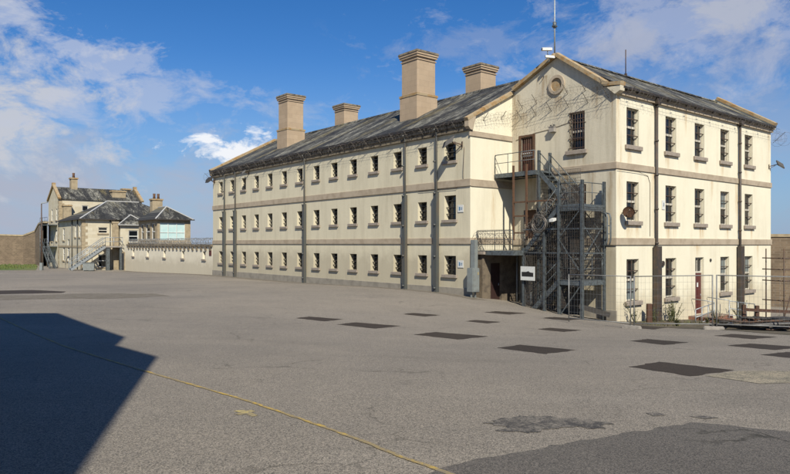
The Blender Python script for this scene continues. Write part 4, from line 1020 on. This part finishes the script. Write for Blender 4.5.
# ------------------------------------------------------------------ walls
def rubble_wall(name,label,pts,zt,th=.6):
    t=thing(name,label,'wall',(0,0,0)); bm=B(); bc=B()
    for i,(p,q) in enumerate(zip(pts[:-1],pts[1:])):
        p=Vector(p);q=Vector(q); d=(q-p); k=max(1,int(d.length/2)); nn=Vector((-d.y,d.x,0)).normalized()*th/2
        for s in range(k):
            a=p+d*(s/k); b_=p+d*((s+1)/k)
            za=zt[i]+(zt[i+1]-zt[i])*s/k; zb=zt[i]+(zt[i+1]-zt[i])*(s+1)/k
            f0=[bm.verts.new(x) for x in (a-nn+Vector((0,0,-8)),b_-nn+Vector((0,0,-8)),b_-nn+Vector((0,0,zb)),a-nn+Vector((0,0,za)))]
            f1=[bm.verts.new(x) for x in (a+nn+Vector((0,0,-8)),b_+nn+Vector((0,0,-8)),b_+nn+Vector((0,0,zb)),a+nn+Vector((0,0,za)))]
            bm.faces.new(f0); bm.faces.new(f1[::-1]); bm.faces.new((f0[3],f0[2],f1[2],f1[3]))
            bar(bc,a+Vector((0,0,za+.12)),b_+Vector((0,0,zb+.12)),th+.16,.24)
    mk('masonry',bm,M['rubble_wall'],t); mk('coping',bc,M['quoin'],t)
rubble_wall('perimeter_wall','brown rubble stone perimeter wall curving up behind the left buildings',[(-100,96,0),(-72,104,0),(-58,104,0),(-55.5,103,0),(-52.5,98.5,0),(-50,95,0)],[1.6,1.6,1.2,1.9,2.9,3.0])
rubble_wall('perimeter_wall','brown rubble stone perimeter wall behind the scaffold on the right',[(24,60,0),(40,52,0),(75,40,0)],[.65,.55,.6])
# yard wall with small windows
YW=thing('yard_wall','low cream yard wall with five little windows between the long wing and the stone house','wall',(C1.x,C1.y,0),TH)
yl=25.4
def kx(px): r=(px-CX)/F; return (4.08-36*r)/(.6295+.777*r)-LB
wk=[kx(133.2),kx(147.6),kx(164.3),kx(182.8),kx(204)]
hh=[(k-.33,k+.33,-1.45,-.72) for k in wk]; dk=kx(122.8)
bm=B(); panel(bm,(.0,LB+.02,0),(0,1,0),(1,0,0),yl,-5,-.25,hh+[(dk-.55,min(dk+.55,yl-.05),-3.35,-1.15)],.3)
quad(bm,(.4,LB,-5),(.4,LB+yl,-5),(.4,LB+yl,-.25),(.4,LB,-.25)); mk('wall',bm,M['yard_wall'],YW)
bm=B(); box(bm,-.12,.5,LB+.06,LB+yl,-.25,-.02); mk('coping',bm,M['eave'],YW)
bm=B()
for i in range(24): box(bm,-.10,.02,LB+.4+i*1.05,LB+.75+i*1.05,-.62,-.25)
mk('corbels',bm,M['eave'],YW)
for k in wk:
    bm=B(); box(bm,.22,.28,LB+k-.33,LB+k+.33,-1.45,-.72); o=mk('window',bm,M['glass'],YW)
    bm=B(); box(bm,-.12,.2,LB+k-.48,LB+k+.48,-1.6,-1.455); mk('sill',bm,M['sill'],o)
    bm=B(); box(bm,.12,.2,LB+k-.33,LB+k-.15,-1.45,-.72); mk('shutter',bm,M['white'],o)
bm=B(); box(bm,.2,.27,LB+dk-.55,LB+min(dk+.55,yl-.05),-3.35,-1.15); mk('door',bm,M['dark'],YW)
bm=B(); box(bm,-.06,.0,LB+dk-.85,LB+dk-.55,-3.4,-1.0); box(bm,-.06,.0,LB+dk-.55,LB+dk+.4,-1.15,-.95); mk('door_surround',bm,M['quoin'],YW)
bm=B(); box(bm,-.04,0,LB+.35,LB+.85,-1.1,-.6); o=mk('alarm_box',bm,M['red_door'],YW)
t=thing('wall_top_fence','grey iron fence with razor wire on top of the low yard wall','fence',(C1.x,C1.y,0),TH)
bm=B()
for i in range(60): tube(bm,[(.2,LB+.2+i*.42,-.05),(.2,LB+.2+i*.42,.62)],.022,4)
for z in (.1,.55): tube(bm,[(.2,LB+.1,z),(.2,LB+yl,z)],.022,4)
mk('railings',bm,M['steel_l'],t)
mk('coil',coil([(.0,LB+.1,.25),(.0,LB+yl-1,.25)],.26,.38,.014),M['wire'],t)

# ------------------------------------------------------------------ left houses (frame HF at H)
H=Vector((-38.65,82,0))
def hf(a,b_,z=0): p=H+V*a+U*b_; return Vector((p.x,p.y,z))
def hwin(parent,O,rz,wd,h,mat=M['glass'],bars2=True,frame=M['white']):
    bm=B(); box(bm,-wd/2,wd/2,.12,.16,0,h); o=mk('window',bm,mat,parent); o.location=O; o.rotation_euler=(0,0,rz)
    bm=B()
    for x in (-wd/2,wd/2-.07): box(bm,x,x+.07,.06,.115,0,h)
    box(bm,-wd/2+.071,wd/2-.071,.06,.115,0,.08); box(bm,-wd/2+.071,wd/2-.071,.06,.115,h-.08,h); box(bm,-wd/2+.071,wd/2-.071,.05,.115,h*.5-.05,h*.5+.05); mk('frame',bm,frame,o)
    bm=B(); box(bm,-wd/2-.12,wd/2+.12,-.1,.1,-.16,-.003); mk('sill',bm,M['quoin'],o)
    return o
def quoins(bm,x,y,z0,z1,sx,sy):
    z=z0;i=0
    while z<z1-.2:
        l=.65 if i%2 else .38; l2=.38 if i%2 else .65
        box(bm,x-.02*sx,x+l*sx,y-.02*sy,y+l2*sy,z,min(z+.36,z1)); z+=.38;i+=1
# middle house
MH=thing('stone_house','two storey pale stone house with a dark hipped slate roof and outside stair','house',(H.x,H.y,0),TH)
hz=3.1; D=12; Wd=13.4
fh=[(1.9,3.0,1.35,2.1),(1.9,3.0,-2.9,-1.3)]
bm=B(); panel(bm,(0,0,0),(1,0,0),(0,1,0),3.9,-5,hz,fh,.2)
lh=[(.9,1.5,.9,2.4),(2.9,3.5,.9,2.4),(6.2,7.3,-2.2,.6),(8.8,9.8,-2.2,-.4),(8.8,9.8,.5,2.1)]
panel(bm,(0,0,0),(0,1,0),(1,0,0),D,-5,hz,lh,.2)
quad(bm,(3.9,0,-5),(3.9,.3,-5),(3.9,.3,hz),(3.9,0,hz)); quad(bm,(3.9,.3,-5),(Wd,.3,-5),(Wd,.3,hz),(3.9,.3,hz)); quad(bm,(Wd,0.3,-5),(Wd,D,-5),(Wd,D,hz),(Wd,.3,hz))
mk('walls',bm,M['old_stone'],MH)
bm=B(); quoins(bm,0,0,-3.5,hz,1,1); mk('quoins',bm,M['quoin'],MH)
bm=B(); box(bm,-.05,3.95,-.05,0,-.45,-.2); box(bm,-.05,-.001,.0,D,-.45,-.2); mk('string_course',bm,M['quoin'],MH)
bm=B(); box(bm,3.55,4.25,-.35,.0,-5,2.6); box(bm,3.45,4.3,-.4,.05,2.6,2.85); mk('pier',bm,M['quoin'],MH)
rz_=5.75
def hiproof(bm,x0,x1,y0,y1,ze,zr,inx,e=.3):
    ym=(y0+y1)/2
    a=[bm.verts.new(p) for p in ((x0-e,y0-e,ze),(x1+e,y0-e,ze),(x1+e,y1+e,ze),(x0-e,y1+e,ze))]
    r0=bm.verts.new((x0+inx,ym,zr)); r1=bm.verts.new((x1-inx,ym,zr))
    bm.faces.new((a[0],a[1],r1,r0)); bm.faces.new((a[2],a[3],r0,r1)); bm.faces.new((a[3],a[0],r0)); bm.faces.new((a[1],a[2],r1)); bm.faces.new(a[::-1])
bm=B(); hiproof(bm,0,Wd,0,D,hz,rz_,4.6); rf=mk('roof',bm,M['slate_x'],MH)
bm=B(); bar(bm,(-.3,-.3,hz+.03),(4.6,6,rz_+.03),.2,.1); bar(bm,(4.6,6,rz_+.05),(Wd-4.6,6,rz_+.05),.2,.12); mk('ridge_flashing',bm,M['lead'],rf)
bm=B(); bar(bm,(-.32,-.36,hz-.02),(3.9,-.36,hz-.02),.12,.12); bar(bm,(-.36,-.32,hz-.02),(-.36,D,hz-.02),.12,.12); mk('gutter',bm,M['gutter'],rf)
hwin(MH,(2.45,0,1.35),0,1.1,.75,frame=M['frame']); hwin(MH,(2.45,0,-2.9),0,1.1,1.6)
for b0,b1,za,zb in lh: hwin(MH,(0,(b0+b1)/2,za),-math.pi/2,b1-b0,zb-za)
# gablet wing over the yard wall
bm=B(); panel(bm,(4.4,-.6,0),(1,0,0),(0,1,0),3.2,-4,2.5,[(1.0,2.2,.25,1.75)],.2); quad(bm,(4.4,-.6,-4),(4.4,.3,-4),(4.4,.3,2.5),(4.4,-.6,2.5)); quad(bm,(7.6,-.6,-4),(7.6,.3,-4),(7.6,.3,2.5),(7.6,-.6,2.5)); mk('porch_wall',bm,M['old_stone'],MH)
bm=B(); P_=[(4.1,-.9,2.45),(7.9,-.9,2.45),(6.0,-.9,3.75)]
f=[bm.verts.new(p) for p in P_]; g_=[bm.verts.new((x,3.2,z)) for x,y,z in P_]; f2=bm.verts.new((6.0,.5,3.75)); 
bm.faces.new((f[0],f[1],f2)); bm.faces.new((f[0],f2,g_[2],g_[0])); bm.faces.new((f[1],g_[1],g_[2],f2)); rf=mk('roof',bm,M['slate_x'],MH)
bm=B(); bar(bm,(4.1,-.9,2.5),(6.0,.5,3.8),.14,.09); bar(bm,(7.9,-.9,2.5),(6.0,.5,3.8),.14,.09); bar(bm,(6,.5,3.8),(6,3,3.8),.14,.09); bar(bm,(4.0,-.95,2.42),(8.0,-.95,2.42),.1,.1); mk('ridge_flashing',bm,M['lead'],rf)
hwin(MH,(6.0,-.6,.25),0,1.2,1.5)
# rainwater pipes
bm=B(); tube(bm,[(3.3,-.08,hz),(3.3,-.08,-3.4)],.06,6); tube(bm,[(-.08,4.6,hz),(-.08,4.6,-3.4)],.07,6); tube(bm,[(-.08,1.9,hz),(-.08,1.9,-3.4)],.07,6); mk('drainpipe',bm,M['pipe'],MH)
# bay block with the large pale window
BP=Vector((-27.2,76.0,0)); 
BY=thing('lookout_room','square glazed room with hipped roof and one large pale cyan window above the yard wall','house',(BP.x,BP.y,0),TH)
bz=2.85; bm=B()
panel(bm,(0,0,0),(1,0,0),(0,1,0),3.9,-4,bz,[(.28,3.25,.45,2.45)],.15); panel(bm,(0,0,0),(0,1,0),(1,0,0),6.5,-4,bz,[(.7,1.9,.5,2.4),(2.5,3.9,.5,2.4),(4.6,5.6,.5,2.4)],.15)
quad(bm,(3.9,0,-4),(3.9,6.5,-4),(3.9,6.5,bz),(3.9,0,bz)); mk('walls',bm,M['quoin'],BY)
bm=B(); box(bm,.28,3.25,.10,.14,.45,2.45); o=mk('window',bm,M['glass_c'],BY)
bm=B()
for x in (.26,1.22,2.22,3.19): box(bm,x,x+.07,.04,.095,.45,2.45)
for z in (.42,1.3,2.4): box(bm,.34,3.18,.05,.098,z,z+.06)
mk('frame',bm,M['white'],o)
for b0,b1 in ((.7,1.9),(2.5,3.9),(4.6,5.6)): hwin(BY,(0,(b0+b1)/2,.5),-math.pi/2,b1-b0,1.9)
bm=B(); box(bm,-.06,3.96,-.06,0,-.1,.3); box(bm,-.06,0,.001,6.5,-.1,.3); mk('string_course',bm,M['quoin'],BY)
bm=B(); e=.3; ze=bz; pk=[bm.verts.new((1.95,2.4,4.45)),bm.verts.new((1.95,5.2,4.45))]
a=[bm.verts.new(p) for p in ((-e,-e,ze),(3.9+e,-e,ze),(3.9+e,6.5+e,ze),(-e,6.5+e,ze))]
bm.faces.new((a[0],a[1],pk[0])); bm.faces.new((a[1],a[2],pk[1],pk[0])); bm.faces.new((a[2],a[3],pk[1])); bm.faces.new((a[3],a[0],pk[0],pk[1])); bm.faces.new(a[::-1]); rf=mk('roof',bm,M['slate_x'],BY)
bm=B(); bar(bm,(-e,-e,ze+.03),(1.95,2.4,4.48),.15,.09); bar(bm,(3.9+e,-e,ze+.03),(1.95,2.4,4.48),.12,.08); bar(bm,(1.95,2.4,4.48),(1.95,5.2,4.48),.12,.08); mk('ridge_flashing',bm,M['lead'],rf)
bm=B(); bar(bm,(-.36,-.36,ze-.03),(4.26,-.36,ze-.03),.12,.12); bar(bm,(-.36,-.36,ze-.03),(-.36,6.5,ze-.03),.12,.12); mk('gutter',bm,M['gutter'],rf)
def smallchim(parent,x,y,z0,z1,sx,sy,pots):
    bm=B(); box(bm,x-sx,x+sx,y-sy,y+sy,z0,z1); c=mk('chimney',bm,M['quoin'],parent); bm=B(); box(bm,x-sx-.1,x+sx+.1,y-sy-.1,y+sy+.1,z1,z1+.2); mk('cap',bm,M['coping'],c)
    for i in range(pots):
        xx=x+(i-(pots-1)/2)*.55; bm=B(); tube(bm,[(xx,y,z1+.2),(xx,y,z1+.55),(xx,y,z1+.9)],[.2,.16,.19],10); mk('chimney_pot',bm,M['rust'],c)
smallchim(MH,9.9,2.2,2,5.9,.68,.5,2)
# tall block
T=hf(0,12)
TB=thing('tall_stone_block','tall narrow pale stone block with gabled slate roof at the far left','house',(T.x,T.y,0),TH)
te=6.2; tr=8.1; TW=11.2; TD=6.5; bm=B()
panel(bm,(0,0,0),(1,0,0),(0,1,0),TW,-5,te,[(.75,1.55,3.9,5.4),(2.95,3.75,3.9,5.4),(6.2,7,3.9,5.4)],.2)
gl=[(1.1,1.9,3.3,4.9),(3.9,4.7,3.3,4.9),(1.1,1.9,.4,2.0),(3.9,4.7,.4,2.0),(2.4,3.3,-3.0,-.9)]
panel(bm,(0,0,0),(0,1,0),(1,0,0),TD,-5,te,gl,.2,top=[(0,te),(TD,te),(TD/2,tr+.15)]); quad(bm,(TW,0,-5),(TW,TD,-5),(TW,TD,te),(TW,0,te)); bm.faces.new([bm.verts.new(p) for p in ((TW,0,te),(TW,TD,te),(TW,TD/2,tr))])
mk('walls',bm,M['old_stone'],TB)
bm=B(); quoins(bm,0,0,-3.5,te,1,1); mk('quoins',bm,M['quoin'],TB)
bm=B(); e=.2
quad(bm,(-.0,-e,te-.02),(TW,-e,te-.02),(TW,TD/2,tr),(0,TD/2,tr)); quad(bm,(0,TD+e,te-.02),(TW,TD+e,te-.02),(TW,TD/2,tr),(0,TD/2,tr)); mk('roof',bm,M['slate_x'],TB)
bm=B()
for x in (.0,TW): 
    bm=B(); bar(bm,(x,-.3,te+.05),(x,TD/2,tr+.25),.4,.25); bar(bm,(x,TD+.3,te+.05),(x,TD/2,tr+.25),.4,.25); box(bm,x-.22,x+.22,TD/2-.3,TD/2+.3,tr+.1,tr+.55); mk('coping',bm,M['coping'],TB)
for x0,x1,za,zb in [(.75,1.55,3.9,5.4),(2.95,3.75,3.9,5.4),(6.2,7,3.9,5.4)]: hwin(TB,((x0+x1)/2,0,za),0,x1-x0,zb-za)
for b0,b1,za,zb in gl: hwin(TB,(0,(b0+b1)/2,za),-math.pi/2,b1-b0,zb-za)
smallchim(TB,2.6,TD/2,7.5,9.3,.42,.5,1); smallchim(TB,8.2,1.4,6,7.6,.95,.55,0); smallchim(TB,10.2,TD/2+1,6,8.2,.6,.5,0)
smallchim(MH,.9,11.6,2,5.2,.5,.4,0)
bm=B()
for z in (2.7,-.3):
    box(bm,-1.3,-.02,1.0,5.6,z-.1,z)
    for b_ in (1.0,2.5,4.0,5.6): tube(bm,[(-1.28,b_,z),(-1.28,b_,z+1.0)],.03,5)
    tube(bm,[(-1.28,1.0,z+1.0),(-1.28,5.6,z+1.0)],.03,5); tube(bm,[(-1.28,1.0,z+.5),(-1.28,5.6,z+.5)],.03,5)
for b_ in (1.0,5.6): tube(bm,[(-1.25,b_,-3.5),(-1.25,b_,2.7)],.06,6)
mk('balcony',bm,M['steel'],TB)
# small lean-to between (dark stair on gable foot)
t=thing('external_stair','dark steel stair climbing to the tall block at the far left','stair',hf(-1.6,11.2,0),TH)
bm=B()
for b_ in (0,.9): bar(bm,(0,b_-5,-3.4),(0,b_-.9+.9-1,-.4),.07,.28)
for x in (-.6,0): bar(bm,(x,-4.6,-3.4),(x,.4,-.4),.07,.26)
for i in range(14): s=i/14; box(bm,-.6,0,-4.6+5*s,-4.35+5*s,-3.3+3*s,-3.26+3*s)
mk('stair_flight',bm,M['steel'],t)
bm=B()
for x in (-.6,0):
    tube(bm,[(x,-4.6,-2.4),(x,.4,.6)],.035,5)
    for i in range(5): s=i/4; tube(bm,[(x,-4.6+5*s,-3.4+3*s),(x,-4.6+5*s,-2.4+3*s)],.03,5)
mk('handrail',bm,M['steel'],t)
# outside stair of the middle house: landing in front of the pier, stair down to the left
t=thing('external_stair','pale steel outside stair climbing to the first floor landing of the stone house','stair',hf(0,0,0),TH)
bm=B(); box(bm,2.2,4.3,-2.0,-.42,-.42,-.25); mk('landing',bm,M['concrete'],t)
bm=B()
for y in (-1.95,-.9): bar(bm,(2.2,y,-.35),(-1.7,y,-3.1),.08,.26)
for i in range(14): s=(i+.5)/14; box(bm,2.2-3.9*s-.13,2.2-3.9*s+.13,-1.95,-.9,-.3-2.75*s,-.25-2.75*s)
fl_=mk('stair_flight',bm,M['steel_l'],t)
bm=B()
for y in (-1.95,-.9):
    for h_ in (.55,1.05): tube(bm,[(2.2,y,-.25+h_),(-1.7,y,-3.0+h_)],.04,5)
    for i in range(6): s=i/5; tube(bm,[(2.2-3.9*s,y,-.25-2.75*s),(2.2-3.9*s,y,.8-2.75*s)],.035,5)
mk('handrail',bm,M['steel_l'],fl_)
bm=B()
for h_ in (.55,1.05): tube(bm,[(2.2,-1.95,-.25+h_),(4.25,-1.95,-.25+h_),(4.25,-.5,-.25+h_)],.04,5)
for x in (2.2,3.2,4.25): tube(bm,[(x,-1.95,-.25),(x,-1.95,.8)],.035,5)
mk('landing_rail',bm,M['steel_l'],t)
bm=B(); box(bm,2.35,2.75,-1.9,-1.5,-3.6,-.42); mk('post',bm,M['steel'],t); bm=B(); box(bm,3.95,4.2,-1.9,-1.6,-3.6,-.42); mk('post',bm,M['steel'],t)
# lamp post
lp=at(41.5,80); lp.z=gz(lp.x,lp.y)
t=thing('lamp_post','tall thin grey lamp post left of the tall stone block','lamp post',lp)
bm=B(); tube(bm,[(0,0,0),(0,0,4),(0,0,8.1)],[.11,.085,.06],8); mk('pole',bm,M['bars'],t); bm=B(); bar(bm,(-.02,0,8.05),(.75,0,8.2),.22,.12); mk('lantern',bm,M['steel_l'],t); bm=B(); box(bm,-.16,.16,-.16,.16,0,.9); mk('base',bm,M['grey_cab'],t)
# clutter: small bins/crates by the stair
for i,(px,lab) in enumerate(((86,'grey wheeled bin standing left at the stair foot'),(91.5,'grey wheeled bin standing right at the stair foot'))):
    p=at(px,79.3); p.z=gz(p.x,p.y); t=thing('wheeled_bin',lab,'bin',p,.3,'bins at the stair foot')
    bm=B(); box(bm,-.3,.3,-.32,.32,.08,.95,-.04); mk('body',bm,M['grey_cab'],t); bm=B(); box(bm,-.36,.36,-.4,.38,.951,1.02); mk('lid',bm,M['steel'],t)
    bm=B(); tube(bm,[(-.28,.3,.1),(.28,.3,.1)],.1,8); mk('wheels',bm,M['lamp'],t)
# grass verge by the perimeter wall
pv=[G(-40,267),G(-40,270.5),G(36,270.2),G(38,266),(-53,97,0),(-57,102,0),(-72,102,0),(-90,98,0)]
o=sheet('grass_verge',pv,M['grassm'],.012,2)
bm=B()
for i in range(5000):
    x=random.uniform(-75,-47); y=random.uniform(82,102)
    r=(x/y*F+CX); z=gz(x,y); py=CY-z/y*F
    if r>37 or py>270: continue
    h=random.uniform(.08,.25); an=random.uniform(0,6.28); dx=math.cos(an)*.06; dy=math.sin(an)*.06
    bm.faces.new([bm.verts.new(q) for q in ((x-dx,y-dy,z),(x+dx,y+dy,z),(x,y,z+h))])
o=mk('grass',bm,M['grassm']); o['kind']='stuff'; o['label']='rough green grass under the perimeter wall'

# ------------------------------------------------------------------ the hall beside the photographer that shades the yard (out of frame)
el=math.tan(math.asin(SUN.z)); shd=Vector((-SUN.x,-SUN.y,0)).normalized()
def back(p,zt): q=Vector((p.x,p.y,0))-shd*((zt-p.z)/el); return q
z1=7.8; z2=9.6
Bp=back(G(156,356),z1); Np=back(G(117.5,345.5),z1); Cp=back(G(125.6,337),z2); Dp=back(G(58,313),z2)
t=thing('prison_hall','cream rendered hall left of the photographer whose shadow falls on the yard','building',(Bp.x,Bp.y,0),TH)
def loc(p): d=p-Vector((Bp.x,Bp.y,0)); return d.dot(V),d.dot(U)
nb=loc(Np); cb_=loc(Cp); db=loc(Dp)
Ap=back(G(75,474),z1); A2=Ap+(Ap-Bp)*.35; A3=A2-V*14
_q=[loc(Vector((p.x,p.y,0))) for p in (Np,Bp,A2,A3)]+[(-22,nb[1])]
bm=B(); prism(bm,[(x,y,-4) for x,y in _q],(0,0,z1+4)); mk('wall',bm,M['cream'],t)
N2=back(G(117.5,345.3),z2); N3=N2+(N2-Cp).normalized()*1.2; E2=back(G(0,313.5),z2); E3=back(G(-120,316),z2)
_p=[loc(Vector((p.x,p.y,0))) for p in (Cp,Dp,E2,E3,N3-V*14,N3)]
bm=B(); prism(bm,[(x,y,-3.9) for x,y in _p],(0,0,z2+3.9)); mk('wall',bm,M['cream'],t)
bm=B(); bar(bm,(_q[1][0],_q[1][1],z1-.2),(_q[2][0],_q[2][1],z1-.2),.1,.25); mk('cornice',bm,M['string'],t)
print('caster',Bp,Np,Cp,Dp,nb,cb_,db)

# ------------------------------------------------------------------ render
scene.render.engine='CYCLES'; scene.cycles.max_bounces=6
# overall reflectance trim: every surface a little darker for this exposure
for m in bpy.data.materials:
    nt=m.node_tree; b=nt.nodes.get('Principled BSDF')
    if b and b.inputs['Base Color'].links:
        src=b.inputs['Base Color'].links[0].from_socket; h=nt.nodes.new('ShaderNodeHueSaturation'); h.inputs['Value'].default_value=.80; h.inputs['Saturation'].default_value=1.06
        nt.links.new(src,h.inputs['Color']); nt.links.new(h.outputs[0],b.inputs['Base Color'])
